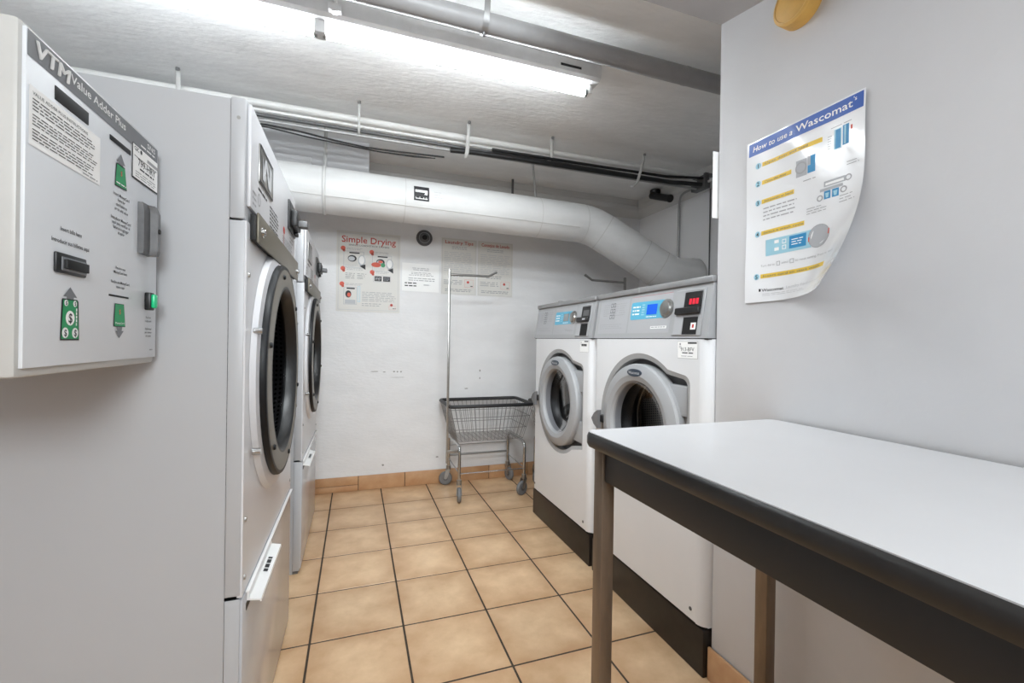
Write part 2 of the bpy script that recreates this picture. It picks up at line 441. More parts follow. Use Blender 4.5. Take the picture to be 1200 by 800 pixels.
# baseboards, tile by tile
bb = struct('baseboard_back', MB().box(XL, XA, YB-.006, YB-.0005, 0, .104), m_grout, 'row of beige tiles along the foot of the back wall', loc=(0, YB, 0))
xs = [.03-.33*k for k in range(5, 0, -1)]+[.03, .359, .686, 1.013, 1.343, 1.673, 2.003, 2.333]
for a, c in zip(xs, xs[1:]):
    if abs(c-.03) < 1e-6:
        part('tile', m_btile, bb, (a+.002, c-.002, YB-.013, YB-.004, .045, .106)); part('tile', m_btile, bb, (a+.002, c-.002, YB-.013, YB-.004, .001, .042))
    else: part('tile', m_btile, bb, (a+.002, c-.002, YB-.013, YB-.004, .001, .106))
br = struct('baseboard_right', MB().box(XP-.005, XP-.0005, YN, 1.144, 0, .103), m_grout, 'beige tiles along the foot of the right wall', loc=(XP, 0, 0))
y = 1.148
while y > -1.2:
    part('tile', m_btile, br, (XP-.013, XP-.003, y-.328, y-.002, .001, .106)); y -= .33
# scuffs on the back wall
sc = MB(); rg = random.Random(3)
for x, z, ww, hh in [(.13, .86, .07, .007), (.20, .855, .02, .007), (.27, .857, .014, .012), (.295, .857, .012, .012), (.32, .857, .014, .012), (.30, .815, .12, .003), (.20, .17, .02, .016), (.60, .2, .022, .012), (.93, .86, .012, .02), (.93, .80, .01, .02), (.82, .72, .03, .01)]:
    k = 7; c = [(x+ww/2*math.cos(2*PI*i/k)*(.7+.5*rg.random()), z+hh/2*math.sin(2*PI*i/k)*(.6+.6*rg.random())) for i in range(k)]
    sc.add([(a, YB-.0008, d) for a, d in c], [tuple(range(k))])
o = sc.build('scuff_marks', mat('scuff', (150, 148, 145), .7), bpy.data.objects['wall_back'])

# ------------------------------------------------------------------ ceiling services
def fixture(loc, label, name='fluorescent_fixture'):
    """tandem strip: loc is the middle joint (x, y, tube height)"""
    x, y, z = loc
    t = thing(name, label, 'light', (x, y, CZ), )
    L1 = 1.115
    xl, xr = x-L1-.06, x+L1+.05
    b = MB(); pr = [(-.045, CZ-.018), (-.045, CZ-.075), (-.03, CZ-.085), (.05, CZ-.085), (.05, CZ-.018)]
    b.plate([(p[0], p[1]) for p in pr], [], lambda u, v, d: V(xr+d, y-.01+u, v), xr-xl)
    b.build('channel', m_fix, t, smooth=False)
    for xx in (x-.8, x+.55): part('mounting_strap', m_strapm, t, (xx, xx+.03, y-.05, y+.03, CZ-.02, CZ-.0005), bev=0)
    part('slot_plate', m_dark, t, (xr-.2, xr-.1, y-.0565, y-.0545, CZ-.058, CZ-.048), bev=0)
    for s in (-1, 1):
        x0, x1 = (x-L1-.02, x-.022) if s < 0 else (x+.022, x+L1)
        MB().tube([(x0, y+.01, z), (x1, y+.01, z)], .0165, 14).build('lamp_tube', m_tube, t)
        for xx in (x0, x1):
            q = -1 if xx == x0 else 1
            MB().tube([(xx, y+.01, z), (xx+q*.012, y+.01, z)], .0172, 12).build('tube_cap', m_strapm, t)
    for xx in (x-L1-.034, x+L1+.014): part('lamp_holder', m_white, t, (xx-.0, xx+.014, y-.012, y+.032, z-.01, CZ-.083), bev=.001)
    part('joint_bracket', m_fix, t, (x-.018, x+.018, y-.02, y+.030, z-.014, CZ-.083), bev=.002)
    return t
fx = fixture((-.142, 1.80, 2.245), 'double length white fluorescent strip light with bare tubes lit overhead')
MB().tube([(-.088, 1.738, CZ), (-.088, 1.738, 2.30)], .009, 10).build('feed_conduit', m_cond, fx)
MB().tube([(-.088, 1.738, 2.303), (-.088, 1.738, 2.283)], .013, 8).build('connector', m_strapm, fx)
part('cover', m_fix, fx, (-.11, -.066, 1.722, 1.746, 2.285, 2.31))

pp = thing('ceiling_pipe', 'thick grey pipe running across the ceiling next to strip light', 'pipe', (0, 1.603, 2.29))
MB().tube([(XL, 1.606, 2.29), (1.6, 1.603, 2.29), (XA, 1.60, 2.29)], .037, 20).build('pipe', m_pipe, pp)
MB().tube([(1.36, 1.6035, 2.29), (1.375, 1.6035, 2.29)], .0385, 20).build('coupling', m_pipe, pp)
b = MB(); path = [(.437, 1.553, CZ), (.436, 1.560, 2.30)]+[(.436, 1.604-.0405*math.cos(a), 2.29-.0405*math.sin(a)) for a in [0, .5, 1.0, 1.57, 2.1, 2.6, 3.14]]
for (p, q) in zip(path, path[1:]):
    p, q = Vector(p), Vector(q); b.add([p+V(-.011, 0, 0), p+V(.011, 0, 0), q+V(.011, 0, 0), q+V(-.011, 0, 0)], [(0, 1, 2, 3)])
b.tube([(.436, 1.60, 2.252), (.436, 1.60, 2.238)], .006, 6)
o = b.build('hanger_strap', m_strapm, pp)

def flat_strap(name, pts, wdt, m_, parent, axis=V(1, 0, 0), holes=True):
    b = MB(); pts = [Vector(p) for p in pts]
    for p, q in zip(pts, pts[1:]): b.add([p-axis*wdt/2, p+axis*wdt/2, q+axis*wdt/2, q-axis*wdt/2], [(0, 1, 2, 3)])
    o = b.build(name, m_, parent)
    md = o.modifiers.new('thickness', 'SOLIDIFY'); md.thickness = .0018; md.offset = 0
    return o
YC = 2.55
def run(name, label, z, r, m_, y=YC, x1=2.282, cat='conduit'):
    return props(MB().tube([(XL, y, z+.002), (.5, y, z), (x1, y-.01, z)], r, 12).build(name, m_, None, loc=(XL, y, z)), label, cat)
run('conduit', 'thick white conduit, uppermost of the bundle under the ceiling', 2.288, .0175, m_cond)
run('conduit', 'thin white conduit directly under the thick white one', 2.256, .0085, m_cond, 2.558)
run('conduit', 'dark grey conduit, third from the ceiling in the bundle', 2.232, .010, m_condd, 2.560)
run('conduit', 'pale conduit, lowest light coloured pipe of the bundle', 2.206, .0075, m_condg, 2.558)
props(MB().tube([(XL, YC+.02, 2.17), (-.7, YC+.02, 2.18), (-.45, YC+.02, 2.192), (-.3, YC+.02, 2.185), (-.12, YC+.015, 2.163), (.04, YC+.012, 2.150), (.2, YC+.01, 2.152), (.36, YC+.010, 2.158), (.47, YC+.012, 2.163)], .005, 8).build('cable', m_cable, None, loc=(0, YC, 2.18)), 'black cable sagging below the conduit bundle at left', 'cable')
props(MB().tube([(XL, YC+.032, 2.175), (-.45, YC+.03, 2.185), (-.25, YC+.03, 2.165), (-.1, YC+.028, 2.155), (.1, YC+.026, 2.143), (.3, YC+.024, 2.145), (.42, YC+.022, 2.152)], [.004]*5+[.006, .003], 8).build('cable', m_cable, None, loc=(0, YC, 2.17)), 'shorter black cable end hanging under the sagging cable', 'cable')
props(MB().tube([(.50, 2.53, 2.196), (.65, 2.525, 2.202), (.9, 2.522, 2.204), (1.5, 2.522, 2.208), (2.05, 2.520, 2.214), (2.282, 2.50, 2.222)], .0145, 10).build('cable', m_cable, None, loc=(1, YC, 2.2)), 'heavy black cable running right to the grey junction box', 'cable')
props(MB().tube([(.75, 2.524, 2.236), (1.5, 2.522, 2.240), (2.0, 2.514, 2.245), (2.282, 2.485, 2.262)], .009, 10).build('cable', m_cable, None, loc=(1, YC, 2.22)), 'thin upper black cable reaching over the junction box', 'cable')
LB = ['white strap clipping conduits above the near dryer', 'white strap on conduits left of centre', 'white strap around conduits above the laundry posters', 'white pipe clamp on the thick conduit, second strap from the right', 'long slanted pale strap around conduits near the junction box']
for (xt, xb, zb, wd_), lb in zip([(-.808, -.808, 2.25, .02), (.0, .0, 2.235, .012), (.6, .592, 2.200, .022), (1.127, 1.13, 2.262, .024), (1.80, 1.755, 2.185, .02)], LB):
    t = thing('conduit_strap', lb, 'strap', (xt, YC, CZ))
    flat_strap('strap', [(xt, 2.495, CZ-.001), (xt, 2.501, 2.318), (xb, 2.503, zb-.014), (xb, 2.55, zb-.028), (xb, 2.585, zb-.014)], wd_, m_strap, t)
    MB().tube([(xt, 2.49, CZ), (xt, 2.49, CZ-.012)], .009, 8).build('anchor_screw', m_strapm, t)
# junction box, down conduits, camera, paper at the wall end
jb = thing('junction_box', 'grey metal junction box where the conduits end', 'junction box', (2.31, 2.51, 2.25))
part('box', m_jbox, jb, (2.285, 2.338, 2.472, 2.606, 2.198, 2.288), bev=.004)
part('hub', m_jbox, jb, (2.30, 2.335, 2.478, 2.5, 2.288, 2.305), (2.30, 2.335, 2.44, 2.462, 2.26, 2.285))
MB().tube([(2.31, 2.462, 2.235), (2.335, 2.30, 2.26)], .009, 8).build('stub_conduit', m_cond, jb)
props(MB().tube(fillet([(2.31, 2.562, 2.232), (2.32, 2.75, 2.236), (2.392, 2.855, 2.19), (2.392, 2.865, .2)], .06, 6), .009, 10).build('conduit', m_condg, None, loc=(2.38, 2.8, .2)), 'grey conduit curving from the junction box down the alcove wall', 'conduit')
props(MB().tube([(2.395, 2.532, 2.26), (2.395, 2.532, .2)], .0045, 8).build('conduit', m_jbox, None, loc=(2.395, 2.532, .2)), 'thin dark vertical line of conduit below the junction box', 'conduit')
cm = thing('security_camera', 'small black bullet camera on the cornice in the far right corner', 'camera', (2.32, 3.05, 2.335))
MB().lathe([(.0, -.03), (.03, -.024), (.042, 0), (.042, .02), (.0, .02)], (2.305, 3.04, 2.335), 'z', 20).build('base', m_black, cm)
MB().tube([(2.285, 3.06, 2.315), (2.30, 2.95, 2.27), (2.305, 2.86, 2.235)], .028, 14).build('body', m_black, cm)
b = MB(); b.tube([(2.305, 2.862, 2.236), (2.3055, 2.852, 2.232)], .031, 14); b.build('hood', m_black, cm)
pn = thing('paper_notice', 'white paper notice sticking out behind the end of the right wall', 'paper', (1.10, 1.16, 1.52))
part('sheet', m_whitep, pn, (1.0985, 1.30, 1.150, 1.1525, 1.515, 1.733), bev=0)

# ------------------------------------------------------------------ duct
dr = .135
P0, P1, P2, P3 = V(XL+.004, 2.86, 1.995), V(1.600, 2.85, 1.955), V(2.17, 2.68, 1.592), V(XA-.003, 2.69, 1.604)
path = [P0, P0.lerp(P1, .5)]+fillet([P0.lerp(P1, .9), P1, P1.lerp(P2, .5)], .10, 3)[1:-1]+fillet([P1.lerp(P2, .5), P2, P3], .09, 3)[1:]
du = thing('exhaust_duct', 'fat round white exhaust duct crossing below the ceiling, bending down at right', 'duct', (0, 2.85, 1.98))
MB().tube(path, dr, 36).build('duct', m_duct, du, ang=30)
def ringat(p, d, r=dr+.002, wdt=.006):
    d = d.normalized(); MB().tube([p-d*wdt, p+d*wdt], r, 36, caps=False).build('seam_band', m_seam, du)
d01 = (P1-P0).normalized(); d12 = (P2-P1).normalized()
for x in (.272, 1.17, 1.52): ringat(P0+d01*((x-P0.x)/d01.x), d01, wdt=.0025)
for t_ in (.15, .62, .84): ringat(P1.lerp(P2, t_), d12, wdt=.003)
ringat(P3-V(.012, 0, 0), V(1, 0, 0), dr+.004, .006)
# lengthwise seam
b = MB(); n = V(0, -1, 0); ang_ = math.radians(-28)
ln = [P0+d01*s+V(0, -math.cos(ang_)*(dr+.0015), math.sin(ang_)*(dr+.0015)) for s in (0, 1.6, 3.1)]
b.tube(ln, .0028, 6); b.build('long_seam', m_seam, du)
def duct_pt(x, a): 
    c = P0+d01*((x-P0.x)/d01.x); return c+V(0, -math.cos(a)*(dr+.004), math.sin(a)*(dr+.004))
def dstrap(x, a0, a1, top, lb, wdt=.02):
    pts = [top]+[tuple(duct_pt(x, a0+(a1-a0)*i/14)) for i in range(15)]
    t = thing('duct_strap', lb, 'strap', (x, 2.72, CZ))
    flat_strap('strap', pts, wdt, m_strap, t)
dstrap(-.185, math.radians(80), math.radians(-120), (-.185, 2.87, CZ), 'white perforated strap around the duct beside the near dryer')
dstrap(1.18, math.radians(100), math.radians(60), (1.17, 2.92, CZ-.001), 'thin white strap holding the duct up near its bend', .016)
props(MB().box(1.13, 1.145, 3.25, 3.262, 2.1, CZ-.0).build('hanger_rod', m_jbox, None, loc=(1.13, 3.25, CZ)), 'dark short hanger rod seen above the duct near its bend', 'rod')
# black label and stray marks on the duct
lx = .365
def dfn(u, v, d): 
    a = .12+v/dr
    c = P0+d01*((lx+u-P0.x)/d01.x); rr = dr+.001+d
    return c+V(0, -math.cos(a)*rr, math.sin(a)*rr)
pr = Print((0, 0, 0), (1, 0, 0), (0, 0, 1), (0, -1, 0), fn=dfn)
pr.item('label_sticker')
for j in range(5): pr.rect(m_ink, -.046, -.044+j*.018, .046, -.044+(j+1)*.018)
pr.rect(m_whitep, -.038, .006, .036, .022, 1); pr.poly(m_whitep, [(.016, -.006), (.034, -.008), (.036, .008), (.022, .008)], 1)
pr.rect(m_whitep, -.036, -.034, .036, -.022, 1); pr.lines(m_ink, -.034, -.033, .035, -.021, 1, 2, fill=.8, word=.016, ragged=0); pr.text(m_ink, 'Duct', -.03, .009, .010, l=2)
pr.item('faded_writing'); pr.lines(m_ink3, .075, -.02, .135, .03, 3, 0, .18, .02, .4, seed=5)
pr.done(du, {'print_black': 'label_sticker', 'white_paper': 'label_print', 'print_light_grey': 'faded_writing'})

# ------------------------------------------------------------------ dryers
def make_dryer(y0, y1, label):
    F = -.23; yc = (y0+y1)/2; XBK = -1.2; zc = 1.006
    t = thing('tumble_dryer', label, 'dryer', (F, yc, 0), 'stack of front loading dryers on the left' if 0 else None)
    # cabinet shell (open at the front, where the front panel sits)
    b2 = MB(); 
    vs = [(XBK, y0, .0), (F-.034, y0, .0), (F-.034, y1, .0), (XBK, y1, .0), (XBK, y0, 1.62), (F-.034, y0, 1.62), (F-.034, y1, 1.62), (XBK, y1, 1.62)]
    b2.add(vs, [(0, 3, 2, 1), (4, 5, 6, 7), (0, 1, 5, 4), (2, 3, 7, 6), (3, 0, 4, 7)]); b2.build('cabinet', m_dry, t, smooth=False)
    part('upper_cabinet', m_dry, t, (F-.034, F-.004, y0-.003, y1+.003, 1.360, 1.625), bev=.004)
    for ys in (y0-.002, y1-.001):
        part('corner_flange', m_dry, t, (F-.033, F-.004, ys, ys+.003, .53, 1.356), bev=.001); part('corner_flange', m_dry, t, (F-.033, F-.004, ys, ys+.003, .015, .522), bev=.001)
        MB().tube([(F-.018, ys+.0015-.003, 1.58), (F-.018, ys+.0015+.003, 1.58)], .004, 8).build('screw', m_steel, t)
    # front panel with the round opening
    fp = MB().plate([(y0, .525), (y1, .525), (y1, 1.357), (y0, 1.357)], [circle(yc, zc, .285)], lambda u, v, d: V(F+d, u, v), .01)
    fp.build('front_panel', m_dryf, t, smooth=False)
    for yy, zz in [(y0+.022, 1.24), (y1-.022, 1.24), (y0+.02, .69), (y0+.02, .56), (y1-.02, .56)]:
        MB().lathe([(.0, .004), (.005, .003), (.006, 0)], (F, yy, zz), 'x', 10).build('screw', m_steel, t)
    MB().lathe([(.345, .0005), (.335, .012), (.300, .016), (.285, .0)], (F, yc, zc), 'x', 56).build('collar', m_dryf, t)
    # upper control fascia
    fu = part('control_fascia', m_dryf, t, (F-.004, F+.004, y0+.012, y1-.006, 1.392, 1.62), bev=.002)
    lp = part('badge_plate', m_steel, t, (F+.004, F+.007, y0+.09, y0+.262, 1.475, 1.567), bev=.001)
    pr = Print((F+.004, y0, 0), (0, 1, 0), (0, 0, 1), (1, 0, 0), base=.0006)
    pr.item('badge_print'); pr.frame(m_ink, .09, 1.475, .262, 1.567, .005, 8)
    pr.poly(m_ink3, [(.12, 1.49), (.15, 1.49), (.165, 1.535), (.195, 1.49), (.235, 1.49), (.235, 1.55), (.21, 1.55), (.21, 1.51), (.17, 1.552), (.15, 1.552), (.135, 1.52), (.12, 1.55)], 9)
    pr.item('fine_print'); pr.ringp(m_ink2, .1, 1.432, .016, .004); pr.text(m_ink2, '1', .096, 1.426, .012)
    pr.lines(m_ink, .09, 1.452, .2, 1.464, 1, 0, .5, .03)
    pr.lines(m_ink, .24, 1.40, .40, 1.462, 6, 0, .4, .025, seed=2)
    pr.lines(m_ink2, .46, 1.40, .70, 1.43, 4, 0, .4, .025, seed=4); pr.lines(m_ink2, .62, 1.435, .72, 1.46, 2, 0, .4, .025, seed=5)
    pr.item('red_mark'); pr.ell(m_red, .49, 1.449, .018, .012); pr.rect(m_red2, .487, 1.40, .493, 1.44)
    pr.item('fine_print'); pr.lines(m_ink2, .03, 1.40, .075, 1.44, 3, 0, .4, .02, seed=6)
    pr.done(fu, {'print_black': 'printed_text', 'print_grey': 'fine_print', 'print_red': 'red_mark', 'print_coral': 'red_stripe', 'print_light_grey': 'badge_emblem'})
    # card reader
    cr_ = part('card_reader', m_black, t, (F+.004, F+.010, y0+.57, y0+.742, 1.474, 1.576), bev=.002)
    part('slot_block', m_black, cr_, (F+.010, F+.030, y0+.60, y0+.715, 1.492, 1.548), bev=.004)
    part('slot_tongue', m_jbox, cr_, (F+.028, F+.058, y0+.645, y0+.685, 1.50, 1.523), bev=.003)
    part('latch', m_black, cr_, (F+.010, F+.022, y0+.69, y0+.72, 1.476, 1.49), bev=.002)
    # brace bar with bolts
    br_ = part('brace_bar', m_taupe, t, (F+.012, F+.017, y0+.035, y1-.004, 1.318, 1.386), bev=.0015)
    part('bar_backing', m_dark, br_, (F+.0, F+.012, y0+.03, y1-.01, 1.322, 1.380), bev=.001)
    for yy, zz in ((y0+.075, 1.349), (y1-.035, 1.349)):
        MB().lathe([(.0, .008), (.006, .008), (.008, .006), (.008, .003), (.013, .002), (.013, 0)], (F+.017, yy, zz), 'x', 14).build('bolt', m_chrome, br_)
    # door
    d = MB().lathe([(.298, .0), (.299, .018), (.297, .0238), (.250, .0262), (.246, .025), (.240, -.010), (.285, -.012)], (F+.006, yc, zc), 'x', 64, closed=True).build('door', m_taupe, t)
    MB().lathe([(.2995, .0), (.308, .001), (.3095, .006), (.309, .019), (.306, .0232), (.2995, .0245), (.2975, .0242), (.2993, .018)], (F+.006, yc, zc), 'x', 64, closed=True).build('door_rim', m_rim, d)
    MB().lathe([(.2475, .0258), (.243, .0262), (.236, .018), (.232, -.004), (.231, -.012), (.240, -.0105)], (F+.006, yc, zc), 'x', 64, closed=True).build('inner_gasket', m_black, d)
    MB().lathe([(.231, -.006), (.229, -.020), (.21, -.075), (.0, -.08)], (F+.006, yc, zc), 'x', 56).build('door_glass', m_glass, d)
    for k in range(6):
        a = PI/6+k*PI/3+.25
        MB().lathe([(.0, .006), (.006, .005), (.008, 0)], (F+.031, yc+.277*math.cos(a), zc+.277*math.sin(a)), 'x', 10).build('door_screw', m_rim, d)
    for zz in (1.115, .832):
        MB().tube([(F+.004, yc-.318, zz), (F+.022, yc-.318, zz)], .008, 10).build('catch_pin', m_chrome, d)
    part('hinge', m_taupe, d, (F+.002, F+.020, yc+.306, yc+.350, zc-.21, zc+.19), bev=.004)
    for zz in (zc-.16, zc, zc+.15): MB().tube([(F+.02, yc+.335, zz), (F+.025, yc+.335, zz)], .007, 8).build('hinge_screw', m_steel, d)
    # drum behind the glass
    MB().lathe([(.284, -.004), (.284, -.02), (.305, -.05), (.33, -.08), (.33, -.62), (.0, -.62)], (F, yc, zc), 'x', 56).build('drum', m_drum, t, at=(F, yc, zc))
    # lower lint compartment
    lo = part('lower_panel', m_drylow, t, (F-.010, F+.001, y0+.004, y1-.002, .022, .517), bev=.002)
    part('panel_gap', m_dark, lo, (F-.011, F-.009, y0+.002, y1-.002, .515, .527), bev=0)
    part('seam_strip', m_white, lo, (F+.001, F+.009, y0+.03, y1-.008, .5185, .5225), bev=.0008)
    part('toe_kick', m_jbox, t, (F-.04, F-.012, y0+.003, y1-.003, .0, .022), bev=0)
    hd = MB(); hy0, hy1 = y0+.045, y0+.335
    hd.plate([(F+.001, .512), (F+.004, .512), (F+.006, .497), (F+.030, .492), (F+.031, .486), (F+.028, .486), (F+.028, .489), (F+.001, .493)], [], lambda u, v, dd: V(u, hy1+dd, v), hy1-hy0)
    ho = hd.build('lint_handle', m_white, lo, smooth=False)
    part('handle_recess', m_dark, lo, (F+.001, F+.0022, y0+.035, y0+.36, .476, .4915), bev=0)
    b = MB().box(F+.012, F+.024, y0+.19, y0+.255, .4955, .4968)
    return t
make_dryer(1.115, 1.877, 'near pale grey tumble dryer with round black glass door, beside the card machine')
make_dryer(2.262, 3.022, 'far pale grey tumble dryer, second from the camera near the back wall')
# handle labels printed on the ledges
for o in [q for q in bpy.data.objects if q.name.startswith('lower_panel')]:
    y0 = o.parent.location.y-.381; F = -.23
    b = MB(); 
    for (a, c) in ((.17, .185), (.19, .21), (.215, .235), (.24, .25)):
        b.add([(F+.012, y0+a, .4968), (F+.022, y0+a, .4947), (F+.022, y0+c, .4947), (F+.012, y0+c, .4968)], [(0, 1, 2, 3)])
    b.build('handle_label', m_ink, o, smooth=False)

# ------------------------------------------------------------------ value adder (card machine)
vx, vy, vz = -.385, .708, 1.05
vt = thing('card_value_machine', 'pale grey card value adding machine with green arrows, mounted at far left', 'machine', (vx, vy+.19, vz))
part('case', m_vtmside, vt, (vx-.30, vx-.004, vy-.004, vy+.386, vz-.004, vz+.436), bev=.006)
part('front_plate', m_vtm, vt, (vx-.006, vx, vy+.002, vy+.382, vz+.008, vz+.428), bev=.001)
part('mounting_plate', m_steel, vt, (vx-.28, vx-.05, vy+.386, vy+.4015, vz+.03, vz+.40), bev=.002)
MB().tube([(vx-.07, vy-.003, vz+.035), (vx-.045, vy-.005, vz+.035), (vx-.034, vy-.005, vz+.03), (vx-.034, vy-.005, vz+.014), (vx-.045, vy-.005, vz+.01), (vx-.07, vy-.003, vz+.01)], .002, 6).build('latch_loop', m_jbox, vt)
pr = Print((vx, vy, vz), (0, 1, 0), (0, 0, 1), (1, 0, 0), base=.0004)
pr.item('header_band').rect(m_hdr, .003, .394, .379, .426)
pr.text(m_white, 'VTM', .014, .4005, .020, w=.069, l=1, slant=.15); [pr.text(m_white, 'VTM', .014+q, .4005+e, .020, w=.069, l=2+i, slant=.15) for i, (q, e) in enumerate(((.0011, 0), (.0005, .0005), (.0016, .0005)))]
pr.text(m_white, 'Value Adder Plus', .090, .4075, .0125, w=.157, l=1, bold=True)
pr.text(m_white, 'SNS', .332, .412, .009, w=.034, l=1, bold=True); pr.lines(m_white, .305, .403, .368, .409, 1, 1, .5, .016, 0)
# instruction sheet
pr.item('instruction_sheet').rect(m_whitep, .006, .286, .167, .360, 1)
pr.text(m_ink, 'VALUE ADDER PLUS INSTRUCTIONS', .012, .350, .0042, w=.12, l=2)
pr.lines(m_ink, .012, .330, .152, .347, 4, 2, .34, .012, .15, seed=11)
pr.lines(m_ink, .012, .3115, .158, .327, 4, 2, .34, .012, .15, seed=12)
pr.lines(m_ink, .012, .293, .156, .309, 4, 2, .34, .012, .2, seed=13); pr.lines(m_ink2, .12, .288, .16, .292, 1, 2, .5, .012, .1)
# asset label
pr.item('asset_label').rect(m_ink, .272, .336, .3785, .400, 1); pr.rect(m_whitep, .2735, .339, .377, .3985, 2)
pr.text(m_ink, 'CSC', .278, .389, .007, l=3, bold=True); pr.ell(m_ink, .305, .3925, .004, l=3); pr.rect(m_ink2, .33, .383, .376, .389, 3)
pr.text(m_ink, '799-HRY', .293, .365, .013, w=.073, l=3); pr.lines(m_ink, .30, .357, .36, .363, 1, 3, .5, .014, 0)
pr.lines(m_ink2, .283, .341, .37, .354, 3, 3, .35, .02, .1, seed=14); pr.rect(m_ink, .278, .378, .372, .379, 3)
# money-card arrow at the top
pr.item('card_arrow'); pr.poly(m_hdr, [(.232, .361), (.218, .345), (.224, .345), (.224, .333), (.240, .333), (.240, .345), (.247, .345)], 1)
pr.poly(m_ink, [(.2165, .341), (.220, .342), (.246, .342), (.254, .304), (.2125, .302)], 1); pr.poly(m_green, [(.218, .340), (.2455, .340), (.252, .3055), (.2135, .304)], 2)
pr.text(m_red2, '$', .230, .324, .008, l=3); pr.lines(m_whitep, .216, .307, .249, .311, 1, 3, .5, .010, 0)
# bill arrow
pr.item('bill_arrow'); pr.poly(m_hdr, [(.0945, .118), (.079, .104), (.0865, .104), (.0865, .094), (.103, .094), (.103, .104), (.111, .104)], 1)
pr.poly(m_ink, [(.077, .101), (.112, .101), (.1145, .098), (.117, .0425), (.0725, .0425), (.0755, .099)], 1)
pr.poly(m_green, [(.078, .0995), (.1105, .0995), (.115, .0445), (.0742, .0445)], 2)
for (u_, v_, a_) in ((.084, .095, .0045), (.1045, .095, .0045), (.0825, .053, .0075), (.1055, .053, .0075), (.0935, .074, .0105)):
    pr.ell(m_whitep, u_, v_, a_, l=3); pr.text(m_ink, '$', u_, v_-a_*.6, a_*1.25, align='c', l=4, bold=True)
pr.lines(m_whitep, .107, .062, .110, .088, 5, 3, .8, .004, 0)
# dispensing arrow
pr.item('dispensing_arrow'); pr.poly(m_ink, [(.218, .1045), (.249, .1045), (.2545, .065), (.214, .065)], 1); pr.poly(m_green, [(.219, .1035), (.2475, .1035), (.2530, .066), (.2155, .066)], 2)
pr.poly(m_hdr, [(.224, .065), (.244, .065), (.242, .058), (.249, .058), (.234, .0455), (.221, .058), (.227, .058)], 1)
pr.text(m_red2, '$', .231, .087, .008, l=3); pr.text(m_whitep, 'MoneyCard', .219, .0695, .0038, w=.030, l=3)
def cen(lines_, u, v, h, pitch):
    pr.item('printed_text')
    for i, s in enumerate(lines_): pr.text(m_ink, s, u, v-i*pitch, h, align='c', l=1, bold=True)
cen(['Insert MoneyCard', 'here for', 'card balance', 'or to add value'], .236, .2865, .0052, .0082)
cen(['Introducir MoneyCard', 'aqui para verificar el', 'balance o agregar', 'el valor'], .236, .2455, .0052, .0076)
cen(['Insert bills here'], .096, .194, .0056, .01); cen(['Introducir sus billetes aqui'], .096, .1765, .0058, .01)
cen(['Receive new', 'MoneyCard here'], .236, .163, .0046, .0076); cen(['Recibe una MoneyCard', 'nueva aqui'], .236, .1385, .0046, .0076)
cen(['Push here', 'to buy card'], .346, .084, .0038, .0068); cen(['Oprima aqui', 'para comprar', 'una tarjeta'], .346, .062, .0038, .0068)
pr.lines(m_ink2, .352, .02, .366, .025, 1, 1, .5, .008, 0)
pr.done(vt, {'header_grey': 'header_band', 'white_plastic': 'header_lettering', 'white_paper': 'paper_label', 'print_black': 'printed_text', 'print_grey': 'fine_print', 'print_green': 'green_card_graphic', 'print_coral': 'red_symbol'})
part('display_window', m_dark, vt, (vx-.001, vx+.0012, vy+.056, vy+.134, vz+.366, vz+.3845), bev=.0004)
part('card_slot', m_dark, vt, (vx-.001, vx+.0012, vy+.196, vy+.266, vz+.372, vz+.380), bev=.0004)
part('dispense_slot', m_dark, vt, (vx-.001, vx+.001, vy+.2, vy+.265, vz+.1155, vz+.1185), bev=.0003)
ba = part('bill_acceptor', m_black, vt, (vx, vx+.004, vy+.057, vy+.128, vz+.135, vz+.163), bev=.002)
part('bill_mouth_frame', m_hdr, ba, (vx+.004, vx+.006, vy+.066, vy+.124, vz+.1385, vz+.1575), bev=.001)
part('bill_mouth', m_dark, ba, (vx+.004, vx+.010, vy+.069, vy+.122, vz+.1415, vz+.1545), bev=.001)
lk = MB(); pf = [(vy+.297, 0), (vy+.297, .010), (vy+.318, .012), (vy+.324, .022), (vy+.336, .022), (vy+.341, .012), (vy+.341, 0)]
vs = []
for z_, k in ((vz+.204, .9), (vz+.212, 1), (vz+.285, 1), (vz+.299, .75)): vs += [(vx+d_*k, y_, z_) for y_, d_ in pf]
n = len(pf); fs = [(k*n+i, k*n+(i+1) % n, (k+1)*n+(i+1) % n, (k+1)*n+i) for k in range(3) for i in range(n)]+[tuple(range(n)), tuple(range(3*n, 4*n))]
lko = lk.add(vs, fs).build('lock_housing', m_lock, vt, smooth=False)
MB().tube([(vx+.021, vy+.330, vz+.252), (vx+.0235, vy+.330, vz+.252)], .005, 12).build('key_hole', m_dark, lko)
bt = part('button_base', m_black, vt, (vx, vx+.010, vy+.329, vy+.348, vz+.100, vz+.134), bev=.002)
part('push_button', m_btn, bt, (vx+.009, vx+.016, vy+.332, vy+.347, vz+.104, vz+.131), bev=.003)

